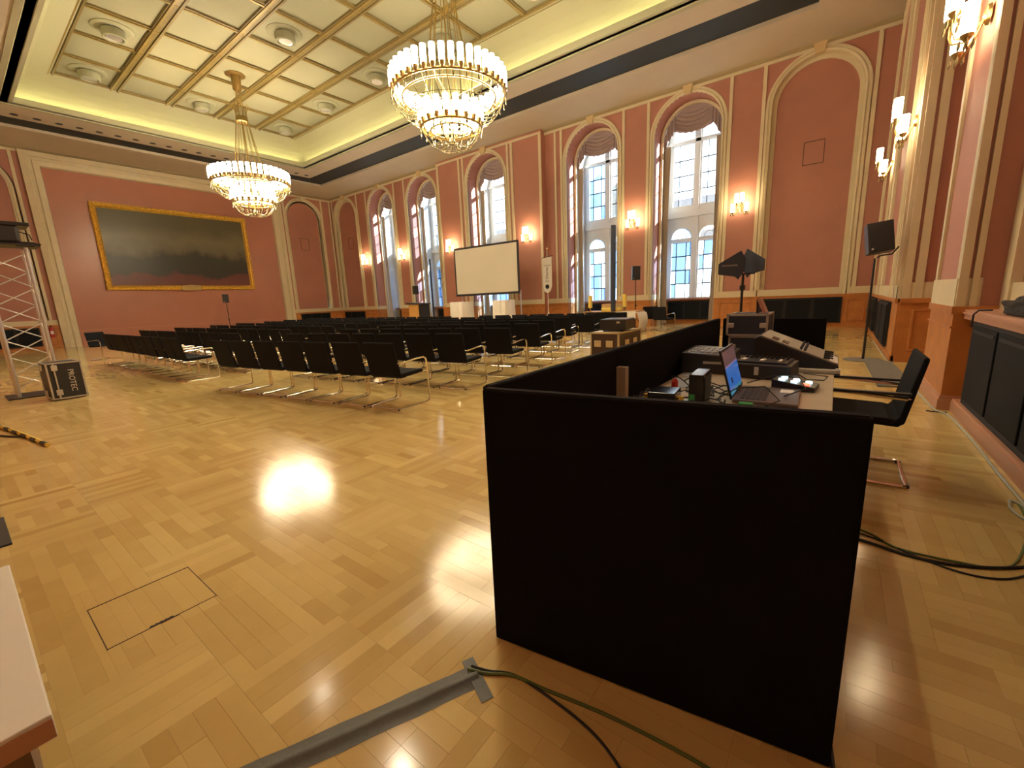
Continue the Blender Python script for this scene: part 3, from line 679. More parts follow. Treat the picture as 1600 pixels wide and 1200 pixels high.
# ------------------------------------------------------------------ painting
pt = thing('painting', 'huge dark oil painting in a carved gilt frame on the far wall', 'painting', (XW+.03, 9.0, 2.75))
TP = lambda u, d, z: (d, u-9.0, z-2.75)
MB().prism(rect(5.66, 12.38, 2.95, 6.88), TP, 0, .05).build('canvas', CANV, pt)
MB().sweep([(5.45, 2.75), (12.58, 2.75), (12.58, 7.08), (5.45, 7.08)], [(0, 0), (0, .10), (.04, .14), (.07, .10), (.12, .12), (.18, .15), (.21, .10), (.25, .05)], TP, closed=True).build('gilt_frame', GOLDF, pt)
fr = MB()
for k in range(60): u = 5.6+k*.116; fr.lathe([(0, 0), (.035, .0), (.02, .03), (0, .035)], 5, TP(u, .135, 2.90), Matrix.Rotation(PI/2, 3, 'Y'))
fr.build('carved_beads', GOLDF, pt)
MB().prism([(8.7, 2.72), (9.5, 2.72), (9.62, 2.82), (9.5, 2.98), (9.1, 3.04), (8.7, 2.98), (8.58, 2.82)], TP, .12, .19).build('cartouche', BRASS, pt)
# ------------------------------------------------------------------ chairs
def chair_proto(name, label, armpads=False):
    t = thing(name, label, 'chair')
    h = .272
    MB().prism([(-.22, .425), (.20, .445), (.245, .455), (.25, .475), (.20, .495), (-.16, .485), (-.22, .47)], lambda y, d, z: (d, y, z), -h+.01, h-.01).build('seat', FAB, t, bevel=.008)
    MB().prism([(-.17, .445), (-.205, .425), (-.245, .455), (-.275, .62), (-.325, .90), (-.315, .918), (-.295, .912), (-.245, .66), (-.215, .50)], lambda y, d, z: (d, y, z), -h, h).build('backrest', FAB, t, bevel=.008)
    fm = MB(); w = .286
    for s_ in (-1, 1):
        x = s_*w
        fm.tube([(x*.9, -.30, .013), (x*.98, -.29, .013), (x, -.26, .013), (x, .27, .013), (x, .305, .03), (x, .315, .07), (x, .30, .58), (x, .285, .635), (x, .24, .66), (x, .05, .655), (x, -.24, .63)], .0125, 6)
        fm.tube([(x, -.24, .63), (s_*(h-.01), -.262, .63)], .011, 5)
        fm.tube([(x, .29, .46), (s_*.2, .2, .45)], .011, 5)
    fm.tube([(-w*.9, -.30, .013), (w*.9, -.30, .013)], .0125, 6)
    fm.build('sled_frame', CHR, t, smooth=True)
    for s_ in (-1, 1):
        MB().lathe([(0, 0), (.018, 0), (.018, .02), (0, .02)], 6, (s_*.26, -.30, 0)).build('glide', BPL, t)
        if armpads: MB().box(s_*w-.02, s_*w+.02, -.26, .24, .655, .675).build('arm_pad', BPL, t, bevel=.006)
    return t
ordn = ['rear', 'second', 'third', 'fourth', 'fifth', 'sixth', 'seventh', 'front']
num = ['first', 'second', 'third', 'fourth', 'fifth', 'sixth', 'seventh', 'eighth', 'ninth', 'tenth', 'eleventh', 'twelfth', 'thirteenth', 'fourteenth', 'fifteenth', 'sixteenth', 'seventeenth']
protoc = None
def put_chair(x, y, rz, label, group):
    global protoc
    if protoc is None:
        protoc = chair_proto('cantilever_chair', label); protoc['group'] = group; protoc.location = (x, y, 0); protoc.rotation_euler = (0, 0, rz)
    else: dup(protoc, (x, y, 0), rz, label, group)
rx = [-4.72, -4.72, -4.66, -4.8, -5.12, -5.38, -5.28, -4.80]
cnt = [7, 7, 7, 7, 7, 7, 8, 8]; slope = math.radians(8.6)
for r in range(8):
    rr = random.Random(r)
    for k in range(cnt[r]):
        X = rx[r]-.25-k*.63; Y = 3.99+1.15*r-k*.63*math.tan(slope)
        if r == 0: X = -4.87-k*.627; Y = 3.73-k*.095
        put_chair(X+rr.uniform(-.004, .004), Y+rr.uniform(-.01, .01), slope*.95+rr.uniform(-.012, .012),
                  'black chrome-legged chair, right block, %s row, %s from its right end' % (ordn[r], num[k]), 'chairs in the right block')
lcnt = [11, 13, 14, 14, 15, 15, 16, 16]
for r in range(8):
    rr = random.Random(100+r)
    for k in range(lcnt[r]):
        X = -10.93-.03*r-k*.63; Y = 3.14+1.15*r
        put_chair(X+rr.uniform(-.004, .004), Y+rr.uniform(-.015, .015), rr.uniform(-.012, .012),
                  'black chrome-legged chair, left block, %s row, %s from the aisle' % (ordn[r], num[k]), 'chairs in the left block')
put_chair(-19.6, 3.15, -1.15, 'lone black chair turned sideways beyond the left end of the rear row', 'single chairs')
put_chair(-5.1, 16.2, -.25, 'right one of two black chairs beside the draped table near the windows', 'single chairs')
put_chair(-5.9, 16.9, .5, 'left one of two black chairs beside the draped table near the windows', 'single chairs')
dk = chair_proto('cantilever_chair', 'black padded cantilever chair drawn up to the mixing desk', True)
dk.location = (.20, 4.08, 0); dk.rotation_euler = (0, 0, PI/2)
# ------------------------------------------------------------------ control desk
def panel(label, x0, y0, x1, y1, h=1.075, th=.045, joint=None):
    L_ = math.hypot(x1-x0, y1-y0); a = math.atan2(y1-y0, x1-x0)
    t = thing('black_partition', label, 'partition', (x0, y0, 0), a, 'black molton panels round the desk')
    MB().box(0, L_, 0, th, .004, h).build('panel', BLK, t, bevel=.006)
    MB().box(.01, L_-.01, .008, th-.008, h-.004, h+.004).build('top_edge', BLKE, t)
    return t
panel('wide black cloth panel standing across the front of the desk', -1.03, 1.165, .102, 1.335)
panel('first black panel of the desk side, nearest the viewer', -1.03, 1.22, -1.035, 2.42)
panel('second black panel of the desk side', -1.04, 2.43, -1.055, 4.05)
panel('third black panel of the desk side, farthest', -1.06, 4.06, -1.075, 5.55)
panel('black panel closing the far end of the desk', -1.05, 5.56, -.06, 5.46)
bt = thing('wooden_batten', 'narrow wooden batten screwed upright where the side panels meet', 'batten', (-1.04, 2.44, 0)); MB().box(.0, .06, -.02, .03, 0, .97).build('batten', WOODT, bt)
tb = thing('desk_table', 'long pale laminate table inside the black panels', 'table', (-.48, 3.4, 0))
MB().box(-.50, .515, -1.85, 1.85, .715, .74).build('tabletop', WOODT, tb, bevel=.004)
for x in (-.45, .38):
    for y in (-1.7, 1.7): MB().tube([(x, y, 0), (x, y, .715)], .02, 8).build('leg', ALUM, tb)
def P3(x, y, z): return (x, y, z)
def local(t): return t.location.copy()
# laptop
lp = thing('laptop', 'open dark laptop with a blue and brown screen near the front panel', 'laptop', (-.29, 2.99, .742), .03)
MB().box(-.165, .165, -.23, .23, 0, .018).build('base', LAPB, lp, bevel=.004)
MB().box(.07, .14, -.2, -.08, .018, .0188).build('paper_sticker', PAPER, lp) if False else MB().box(.06, .13, .08, .18, .018, .0188).build('sticker', PAPER, lp)
kb = MB()
for r in range(5):
    for k in range(13): kb.box(-.13+r*.028, -.106+r*.028, -.19+k*.029, -.165+k*.029, .018, .0205)
kb.build('keyboard', BPL, lp, kind='stuff')
Mx = Matrix.Translation((-.165, 0, .016))@Matrix.Rotation(-.26, 4, 'Y')
MB().box(-.012, 0, -.23, .23, 0, .30, Mx).build('lid', BPL, lp, bevel=.003)
ds = MB().box(0, .002, -.215, .215, .02, .285, Mx).build('display', SCREENM, lp)
MB().box(.002, .0035, -.12, -.09, .08, .115, Mx).build('desktop_icon', BLUEN, ds)
# tall black box
tl = thing('black_tower_box', 'tall narrow black box with glossy top left of the laptop', 'equipment box', (-.61, 2.66, .742), .05)
MB().box(-.04, .04, -.12, .12, 0, .19).build('casing', BGL, tl, bevel=.006)
MB().box(.041, .045, -.10, .10, .03, .17).build('front_grille', BMET, tl); MB().box(-.035, -.005, -.123, -.12, .04, .075).build('green_tag', GRNP, tl)
bx = thing('splitter_box', 'small black box with glossy top on the desk by the front panel', 'equipment box', (-.80, 2.60, .742), .1)
MB().box(-.08, .08, -.10, .10, 0, .075).build('casing', BGL, bx, bevel=.005)
for s_ in (-1, 1): MB().box(s_*.08, s_*.115, -.03, .0, .02, .045).build('yellow_plug', YEL, bx)
for k, (x, y, a, w, h) in enumerate(((-.80, 3.22, .2, .11, .16), (-.87, 3.55, -.3, .06, .08), (-.72, 2.56, .1, .07, .12))):
    s_ = thing('document_sleeve', ['glossy sleeve of papers lying behind the small black box', 'small glossy sheet farthest back by the side panel', 'glossy sheet lying in front of the tall black box'][k], 'papers', (x, y, .742), a, 'glossy papers'); MB().box(-w, w, -h, h, 0, .004).build('sheet', PAPG, s_)
rc = MB().lathe([(0, 0), (.022, 0), (.022, .06), (.012, .08), (0, .08)], 10, (-.84, 2.95, .742)).build('red_connector', REDP); tag(rc, 'red plug standing among the cables on the desk', 'connector')
# button box
bb = thing('button_box', 'small black box with glowing white buttons and one red beside the laptop', 'video switcher', (-.17, 3.33, .742), -.12)
MB().prism([(-.12, 0), (.12, 0), (.12, .03), (-.12, .065)], lambda u, d, z: (u, d, z), -.09, .09).build('casing', BPL, bb, bevel=.004)
for i in range(3):
    for j in range(2): MB().lathe([(0, 0), (.019, 0), (.019, .012), (0, .014)], 10, (-.07+i*.07, -.045+j*.08, .0585-.0102*i-.002)).build('button', GLS_R if (i == 2 and j == 0) else GLS_B, bb)
sd = thing('slim_receiver', 'slim black receiver lying at the near right end of the desk', 'receiver', (-.12, 2.53, .742), -.05)
MB().box(-.13, .13, -.05, .05, 0, .035).build('casing', BPL, sd, bevel=.004); MB().box(-.06, .10, -.03, .04, .035, .038).build('top_plate', ALUM, sd)
# mixing console, big tilted
mc = thing('mixing_console', 'large tilted grey and dark blue mixing console on the desk', 'mixing console', (-.24, 4.42, .742), 0)
pr = [(-.29, 0.02), (.27, .0), (.30, .01), (.30, .045), (-.25, .27), (-.29, .25)]
MB().prism(pr, lambda u, d, z: (u, d, z), -.30, .30).build('body', BPL, mc, bevel=.006)
sl = math.atan2(.225, .55); MS = Matrix.Translation((.30, 0, .047))@Matrix.Rotation(sl, 4, 'Y')@Matrix.Rotation(PI, 4, 'Z')
MB().box(.03, .585, -.29, .29, 0, .008, MS).build('control_surface', BLUEP, mc)
fd = MB()
for k in range(12):
    y = -.26+k*.046; fd.box(.05+.02*(k % 3), .075+.02*(k % 3), y, y+.016, .008, .024, MS)
fd.build('faders', BPL, mc, kind='stuff')
kn = MB()
for k in range(12):
    for r in range(2): kn.lathe([(0, 0), (.010, 0), (.008, .018), (0, .018)], 6, tuple(MS@Vector((.25+r*.03, -.26+k*.045, .008))))
kn.build('knobs', BLUEN, mc, kind='stuff')
for k in range(2): MB().box(.38+k*.08, .43+k*.08, .08, .24, .008, .012, MS).build('display_window', BGL, mc)
MB().box(.012, .07, -.10, .28, .008, .012, MS).build('white_label', PAPER, mc)
# cased mixer and device
cm_ = thing('cased_mixer', 'black mixer in an open case behind the laptop', 'audio mixer', (-.40, 3.75, .742), -.1)
MB().box(-.20, .20, -.17, .17, 0, .11).build('casing', BPL, cm_, bevel=.01); MB().box(-.17, .17, -.14, .14, .11, .125).build('top_plate', BPL, cm_)
for x, w in ((-.15, .03), (-.02, .03), (.10, .02)): MB().box(x, x+w, -.08, .02, .125, .13).build('button_patch', WHITE, cm_)
MB().box(-.03, .0, -.174, -.17, .03, .09).build('latch', ALU, cm_)
kn = MB()
for k in range(18): kn.lathe([(0, 0), (.009, 0), (.007, .016), (0, .016)], 6, (-.14+(k % 9)*.035, .05+(k//9)*.05, .125))
kn.build('knobs', BMET, cm_, kind='stuff')
d2 = thing('lighting_console', 'black lighting console with pale buttons by the side panel', 'lighting console', (-.82, 3.95, .742), .05)
MB().prism([(-.19, 0), (.19, 0), (.19, .15), (-.19, .17)], lambda u, d, z: (u, d, z), -.28, .28).build('casing', BPL, d2, bevel=.01)
b_ = MB()
for k in range(7):
    for r in range(3): b_.box(-.15+k*.045, -.12+k*.045, -.2+r*.12, -.13+r*.12, .155, .172)
b_.build('buttons', PAPG, d2, kind='stuff')
MB().box(-.02, .15, -.283, -.28, .08, .10).build('label_strip', ALUM, d2)
sv = thing('silver_console_foot', 'silver tubular stand under the raised mixing console', 'console stand', (.0, 4.02, .742)); MB().box(-.25, .06, -.03, .03, 0, .03).build('bar', ALUM, sv, bevel=.006); MB().tube([(.04, -.04, .02), (.07, -.04, .02)], .028, 10).build('end_knob', ALUM, sv)
# racks
def rack(name, label, x0, x1, y0, y1, z0, z1, lam=BLUEN):
    t = thing(name, label, 'flight case', ((x0+x1)/2, (y0+y1)/2, z0), 0, 'rack cases on the desk'); w, d, h = (x1-x0)/2, (y1-y0)/2, z1-z0
    MB().box(-w+.008, w-.008, -d+.008, d-.008, .008, h-.008).build('body', lam, t)
    e = .018; r = MB()
    for x in (-w, w-e):
        for y in (-d, d-e): r.box(x, x+e, y, y+e, 0, h)
    for z in (0, h-e):
        for y in (-d, d-e): r.box(-w, w, y, y+e, z, z+e)
        for x in (-w, w-e): r.box(x, x+e, -d, d, z, z+e)
    r.build('edge_profile', ALUM, t)
    for s_ in (-1, 1): MB().box(s_*(w-.04)-.03, s_*(w-.04)+.03, -d-.012, -d, h*.38, h*.6).build('butterfly_catch', ALU, t, bevel=.006)
    return t
rack('rack_case', 'lower small rack case standing behind the mixing console', -.84, -.50, 4.75, 5.2, .742, .95)
rack('rack_case', 'upper small rack case stacked behind the mixing console', -.86, -.50, 4.72, 5.2, .953, 1.165)
fo = thing('folder', 'pink folder leaning on top of the upper rack case', 'folder', (-.55, 4.95, 1.168)); Mx = Matrix.Rotation(-.42, 4, 'Y')
MB().box(-.012, .012, -.10, .10, .0, .15, Mx).build('cover', PINKB, fo); MB().box(-.075, -.06, -.09, .09, 0, .135).build('stand', BMET, fo)
# antennas
an = thing('antenna_stand', 'black stand with two dark paddle antennas behind the rack cases', 'antenna', (-1.04, 6.65, 0))
MB().tube([(0, 0, .02), (0, 0, 1.62)], [.022, .016], 8).build('pole', BMET, an)
for k in range(3):
    a = 2*PI*k/3+.3; MB().tube([(0, 0, .35), (.42*math.cos(a), .42*math.sin(a), .012)], .012, 6).build('leg', BMET, an)
MB().box(-.14, .14, -.012, .012, 1.60, 1.62).build('crossbar', BMET, an); MB().lathe([(0, 1.40), (.035, 1.40), (.035, 1.46), (0, 1.46)], 10).build('collar', BMET, an)
sh_ = [(-.27, .06), (-.27, .20), (.0, .36), (.06, .25), (.06, .10), (-.02, -.02), (-.06, .02)]
for k, (dx, ang) in enumerate(((-.035, .2), (-.01, -.55))):
    M_ = Matrix.Translation((dx+.04*k, -.02+.06*k, 1.56+.02*k))@Matrix.Rotation(ang, 4, 'Z')@Matrix.Scale(1 if k == 0 else -1, 4, (1, 0, 0))
    b = MB().prism(sh_, lambda u, d, z: tuple(M_@Vector((u, d, z))), -.006, .006).build('paddle', mat('paddle_navy', (.030, .042, .075), .5), an)
    if k == 0: text('lettering', 'SENNHEISER', .035, ALUM, b, M_@Matrix.Translation((-.13, -.0075, .17))@Matrix.Rotation(PI/2, 4, 'X'))
# cables on the desk
rr = random.Random(5); tg = MB()
for k in range(16):
    x0, y0 = rr.uniform(-.9, -.45), rr.uniform(2.4, 3.3); pts = []
    a = rr.uniform(0, 6)
    for q in range(11):
        pts.append((x0, y0, .752+.035*abs(math.sin(q*1.1+k)))); x0 += .055*math.cos(a); y0 += .055*math.sin(a); a += rr.uniform(-.7, .9); x0 = min(-.46, max(-.95, x0)); y0 = max(2.35, min(3.5, y0))
    tg.tube(pts, .0045, 5)
tag(tg.build('cable_tangle', CABK, smooth=True), 'tangle of thin cables on the desk between the black boxes and the laptop', 'cables', kind='stuff')
for pts, l in (([(-.30, 2.60, .75), (-.20, 2.66, .80), (-.28, 2.72, .86), (-.42, 2.72, .84), (-.52, 2.66, .77)], 'thin cable looping over the laptop keyboard'), ([(-.15, 3.9, .75), (.0, 3.8, .755), (-.02, 3.6, .76), (-.12, 3.65, .75), (-.2, 3.85, .76)], 'thin cable looped on the table right of the cased mixer')):
    tag(MB().tube(pts, .004, 5).build('desk_cable', CABK, smooth=True), l, 'cable')
c_ = MB().tube([(-.45, 3.3, .76), (-.3, 3.32, .82), (-.15, 3.2, .85), (-.10, 3.05, .80), (-.2, 2.95, .765)], .004, 5).build('desk_cable', CABK, smooth=True); tag(c_, 'cable arching over the laptop towards the button box', 'cable')
g_ = MB().box(-.40, -.33, 2.66, 2.70, .742, .765).build('cable_marker', GRNP); tag(g_, 'green tape marker on a cable before the laptop', 'tape')
# ------------------------------------------------------------------ speaker on the right
def spk(name, label, loc, rz, w, d, h, tilt=0, group=None):
    t = thing(name, label, 'loudspeaker', loc, rz, group); M_ = Matrix.Rotation(tilt, 4, 'X')
    T_ = lambda u, dd, z: tuple(M_@Vector((u, dd, z)))
    MB().prism([(-w/2, 0), (w/2, 0), (w/2, h), (-w/2, h)], T_, -d/2, d/2).build('cabinet', BPL, t, bevel=.008)
    MB().prism([(-w/2+.015, .02), (w/2-.015, .02), (w/2-.015, h-.02), (-w/2+.015, h-.02)], T_, -d/2-.008, -d/2).build('grille', BMET, t)
    MB().prism([(-w/2+.04, .045), (-w/2+.07, .045), (-w/2+.07, .075), (-w/2+.04, .075)], T_, -d/2-.012, -d/2-.008).build('badge', ALU, t)
    return t
def stand(name, label, loc, h, tripod=True, group='speaker stands'):
    t = thing(name, label, 'stand', loc, 0, group)
    MB().tube([(0, 0, .02), (0, 0, h)], [.022, .016], 8).build('pole', BMET, t)
    MB().lathe([(0, h*.48), (.035, h*.48), (.035, h*.48+.06), (0, h*.48+.06)], 8).build('collar', BMET, t)
    MB().tube([(.03, 0, h*.5), (.09, 0, h*.5)], .012, 6).build('knob', BMET, t)
    if tripod:
        for k in range(3):
            a = 2*PI*k/3+.4; MB().tube([(0, 0, .5), (.45*math.cos(a), .45*math.sin(a), .012)], .012, 6).build('leg', BMET, t)
    else: MB().lathe([(0, 0), (.30, 0), (.30, .012), (.27, .02), (0, .022)], 28).build('base_plate', GREYM, t)
    return t
stand('speaker_stand', 'tall black pole with round base plate near the right wall', (.50, 10.35, 0), 1.86, False)
_s = spk('loudspeaker', 'black loudspeaker tilted on the tall pole near the right wall', (.56, 10.35, 1.95), .12, .36, .32, .52, .0); _s.rotation_euler = (-.1, -.12, .12)
yk = MB().tube([(.53, 10.35, 1.87), (.58, 10.3, 1.90), (.72, 10.25, 1.91), (.80, 10.25, 2.03)], .014, 6).build('speaker_bracket', BMET); tag(yk, 'bent black bracket under the tilted right loudspeaker', 'bracket')
mt = thing('floor_mat', 'grey flat board lying on the floor behind the desk chair', 'mat', (.77, 9.0, 0)); MB().add([(-.26, 1.2, 0), (.12, 1.2, 0), (.21, -1.3, 0), (-.21, -1.35, 0), (-.26, 1.2, .02), (.12, 1.2, .02), (.21, -1.3, .02), (-.21, -1.35, .02)], [(0, 3, 2, 1), (4, 5, 6, 7), (0, 1, 5, 4), (1, 2, 6, 5), (2, 3, 7, 6), (3, 0, 4, 7)]).build('board', GREYM, mt)
# jacket and box on ledge
jk = thing('jacket', 'crumpled black jacket lying on the radiator ledge at the right', 'jacket', (1.235, 5.15, 1.102))
bm = bmesh.new(); bmesh.ops.create_icosphere(bm, subdivisions=4, radius=1); rj = random.Random(3)
from mathutils import noise as mn
for v in bm.verts:
    n = mn.noise(v.co*1.6)*.35+mn.noise(v.co*4)*.16; s_ = 1+n; v.co = Vector((v.co.x*.10*s_, v.co.y*.52*s_, max(0, (v.co.z*.55+.35)*.19*s_*(1-.25*v.co.y))))
me = bpy.data.meshes.new('jacket_cloth'); bm.to_mesh(me); bm.free(); me.materials.append(JACK); o = bpy.data.objects.new('jacket_cloth', me); COL.objects.link(o); o.parent = jk
MB().tube([(-.12, .45, .03), (-.17, .62, .02), (-.185, .70, -.02), (-.185, .72, -.14)], .008, 5).build('strap', JACK, jk)
cb = thing('clear_box', 'clear plastic box on the radiator ledge beside the jacket', 'box', (1.225, 4.3, 1.102)); q = MB()
MB().box(-.12, .12, -.16, .22, 0, .2).build('box_body', CRYG, cb, bevel=.006); MB().box(-.125, .125, -.165, .225, .2, .215).build('lid', CRYG, cb); MB().box(-.06, .06, -.1, .1, .216, .27).build('dark_pouch', JACK, cb, bevel=.02)
# ------------------------------------------------------------------ cables on floor
def cable(name, label, pts, r, m_, group=None):
    P = [Vector((*p, r) if len(p) == 2 else p) for p in pts]; out = []
    for i in range(len(P)-1):
        a, b, c, d = P[max(i-1, 0)], P[i], P[i+1], P[min(i+2, len(P)-1)]
        for k in range(6):
            t = k/6; out.append(.5*((2*b)+(c-a)*t+(2*a-5*b+4*c-d)*t*t+(3*b-a-3*c+d)*t**3))
    out.append(P[-1]); o = MB().tube(out, r, 6).build(name, m_, smooth=True); tag(o, label, 'cable', group); return o
cable('floor_cable', 'thick black cable crossing the floor at the right edge', [(-.2, 2.9), (.22, 2.85), (.42, 2.80), (.62, 2.83), (.85, 2.97), (1.2, 3.3)], .008, CABK)
cable('floor_cable', 'green-grey cable curling up to the wall at the right edge', [(-.2, 3.1), (.23, 2.98), (.37, 2.86), (.6, 2.86), (.78, 2.92), (.90, 3.2), (1.0, 3.6), (1.03, 3.9)], .006, CAGR)
cable('floor_cable', 'thinner black cable bowing nearest the viewer at the right edge', [(-.2, 3.0), (.24, 2.93), (.42, 2.83), (.6, 2.76), (.75, 2.80), (.9, 2.95), (1.1, 3.05)], .005, CABK)
cable('wall_cable', 'pale cable running along the foot of the right wall', [(1.06, 3.0), (1.05, 4.2), (1.07, 5.4), (1.05, 6.2), (.97, 6.5), (.93, 7.9), (.86, 9.2), (.84, 10.6), (.83, 14)], .010, CAWH)
cable('wall_cable', 'short black cable tail at the base of the near pilaster', [(.90, 6.35), (.98, 6.33), (1.06, 6.34)], .007, CABK)
cable('floor_cable', 'coiled grey cable loop at the right edge by the wall', [(1.0, 3.9), (.97, 3.75), (1.0, 3.6), (1.05, 3.7), (1.03, 3.85), (1.0, 3.9)], .008, CAWH)
cable('floor_cable', 'green cable running from the tape end under the front panel', [(-1.02, .98), (-.95, 1.005), (-.86, 1.055), (-.73, 1.075), (-.48, 1.115), (-.2, 1.13), (-.02, 1.10)], .006, CAGR)
cable('floor_cable', 'black cable running from the tape end towards the viewer', [(-1.02, 1.0), (-.95, 1.02), (-.86, 1.06), (-.72, 1.06), (-.53, 1.035), (-.4, .98), (-.2, .85)], .005, CABK)
cable('floor_cable', 'short black cable standing beside the near corner of the front panel', [(.08, 1.5), (.10, 1.42), (.11, 1.33), (.13, 1.2)], .007, CABK)
# tape
tp = thing('gaffer_tape_strip', 'long strip of dark grey tape over a cable at the bottom', 'tape', (-1.15, .68, 0))
def quad_slab(pts, z0, z1, name, m_, par):
    o = par.location; MB().add([(x-o.x, y-o.y, z) for z in (z0, z1) for x, y in pts], [(3, 2, 1, 0), (4, 5, 6, 7), (0, 1, 5, 4), (1, 2, 6, 5), (2, 3, 7, 6), (3, 0, 4, 7)]).build(name, m_, par)
quad_slab([(-1.43, .26), (-1.20, .40), (-.94, .99), (-1.01, 1.03)], .0005, .0015, 'strip', TAPE, tp) if False else None
a0, a1 = Vector((-1.335, .26)), Vector((-.975, .985)); dv = (a1-a0).normalized(); nv = Vector((-dv.y, dv.x))
vs = []; fs = []; W_ = [(-.052, .001), (-.02, .0015), (-.009, .011), (.0, .013), (.009, .010), (.02, .002), (.052, .001)]
for i in range(11):
    c = a0+(a1-a0)*i/10
    for j, (o, z) in enumerate(W_): q = c+nv*o*(1.0+.04*math.sin(i*2))-Vector((-1.15, .68)); vs.append((q.x, q.y, z*(1+.15*math.sin(i*3+j))))
for i in range(10):
    for j in range(6): k = i*7+j; fs.append((k, k+1, k+8, k+7))
MB().add(vs, fs).build('strip', TAPE, tp, smooth=True)
c = a1-dv*.01; o2 = Vector((-1.15, .68)); q = [c+nv*.085-dv*.022, c-nv*.115-dv*.022, c-nv*.115+dv*.025, c+nv*.085+dv*.025]
q = [p-o2 for p in q]; MB().add([(p.x, p.y, z) for z in (.001, .0035) for p in q], [(3, 2, 1, 0), (4, 5, 6, 7), (0, 1, 5, 4), (1, 2, 6, 5), (2, 3, 7, 6), (3, 0, 4, 7)]).build('cross_strip', TAPE, tp)
# ------------------------------------------------------------------ white platform bottom left
pf = thing('white_platform', 'low platform with a white top at the bottom left', 'platform', (-2.0, -.4, 0))
MB().box(-.55, .545, -.5, .39, .385, .45).build('top_slab', [WHITE, WOODO], pf, bevel=.004)
MB().box(-.5, .47, -.5, .34, 0, .385).build('base', mat('brown_side', (.22, .13, .08), .6), pf)
MB().box(.545, .548, -.5, .388, .388, .44).build('brown_edge', WOODP, pf)
dm = thing('dark_base_plate', 'dark flat metal plate on the floor at the left edge', 'base plate', (-4.35, -.1, 0)); MB().box(-.35, .27, -.25, .12, 0, .012).build('plate', BMET, dm, bevel=.003)
# ------------------------------------------------------------------ truss tower + case
ts = thing('truss_tower', 'upright aluminium truss tower at the left edge', 'truss', (-12.1, .9, 0)); cs = [(-.25, -.27), (.22, -.27), (.22, .27), (-.25, .27)]
for x, y in cs: MB().tube([(x, y, .02), (x, y, 2.7)], .028, 8).build('chord', ALU, ts, smooth=True)
for i in range(4):
    (x0, y0), (x1, y1) = cs[i], cs[(i+1) % 4]
    for k in range(8):
        z0, z1 = .12+k*.31, .12+(k+1)*.31
        a, b = ((x0, y0), (x1, y1)) if k % 2 else ((x1, y1), (x0, y0))
        MB().tube([(*a, z0), (*b, z1)], .010, 5).build('brace', ALU, ts)
MB().box(-.4, .4, -.42, .42, 0, .02).build('base_plate', BMET, ts)
hd = thing('moving_light', 'black stage light mounted on top of the truss tower', 'stage light', (-12.0, .85, 2.72))
MB().box(-.25, .25, -.45, .28, .04, .36).build('housing', BPL, hd, bevel=.05); MB().box(-.27, .27, -.2, .42, .34, .40).build('top_flap', BMET, hd, bevel=.01)
MB().box(-.3, .3, -.5, .5, 0, .035).build('mount_plate', BMET, hd)
MB().tube([(.2, .2, .06), (.2, .42, .06), (.2, .52, .04), (.2, .42, .0), (.2, .2, 0)], .015, 6).build('hook', BMET, hd); MB().tube([(.2, .25, .25), (.2, .40, .2), (.2, .42, .1)], .01, 5).build('safety_loop', BMET, hd)
fc = thing('flight_case', 'dark wheeled flight case with silver edges beside the truss tower', 'flight case', (-11.03, 1.14, 0), .05)
hx, hy, hh = .30, .225, .66
MB().box(-hx+.01, hx-.01, -hy+.01, hy-.01, .03, hh-.01).build('body', CASEB, fc)
e = .022; r = MB()
for x in (-hx, hx-e):
    for y in (-hy, hy-e): r.box(x, x+e, y, y+e, .02, hh)
for z in (.02, hh-e):
    for y in (-hy, hy-e): r.box(-hx, hx, y, y+e, z, z+e)
    for x in (-hx, hx-e): r.box(x, x+e, -hy, hy, z, z+e)
r.box(hx-.004, hx+.004, -hy, hy, .0, .0); r.box(hx-.01, hx+.006, -hy+.085, -hy+.105, .02, hh)
r.build('edge_profile', ALU, fc)
for z in (.09, .52): MB().box(hx, hx+.015, -hy+.06, -hy+.14, z, z+.10).build('butterfly_catch', ALU, fc, bevel=.01)
for z in (.06, .52):
    MB().box(-.12, .02, -hy-.015, -hy, z, z+.1).build('case_handle', ALU, fc, bevel=.01)
plq = MB().box(hx-.009, hx-.006, .03, .1, .17, .48).build('logo_block', CASEB, fc)
text('logo_lettering', 'PROTEC', .105, WHITE, fc, Matrix.Translation((hx-.004, .065, .33))@Matrix.Rotation(PI/2, 4, 'Z')@Matrix.Rotation(PI/2, 4, 'X')@Matrix.Rotation(-PI/2, 4, 'Z'), .002)
o = cable('striped_cable', 'yellow and black striped safety cable on the floor at the left', [(-9.6, .12), (-8.87, .22), (-8.1, .33), (-7.4, .42), (-6.93, .47)], .022, YEL)
kb = MB()
for k in range(7): x = -9.3+k*.36; y = .22+(x+8.87)*.13; kb.tube([(x, y, .022), (x+.17, y+.022, .022)], .024, 6)
b = kb.build('black_stripes', CABK, o)
cable('floor_cable', 'short dark cable lying left of the striped cable', [(-9.4, -.1), (-8.6, .05), (-8.0, .25), (-7.8, .36)], .012, CABK)
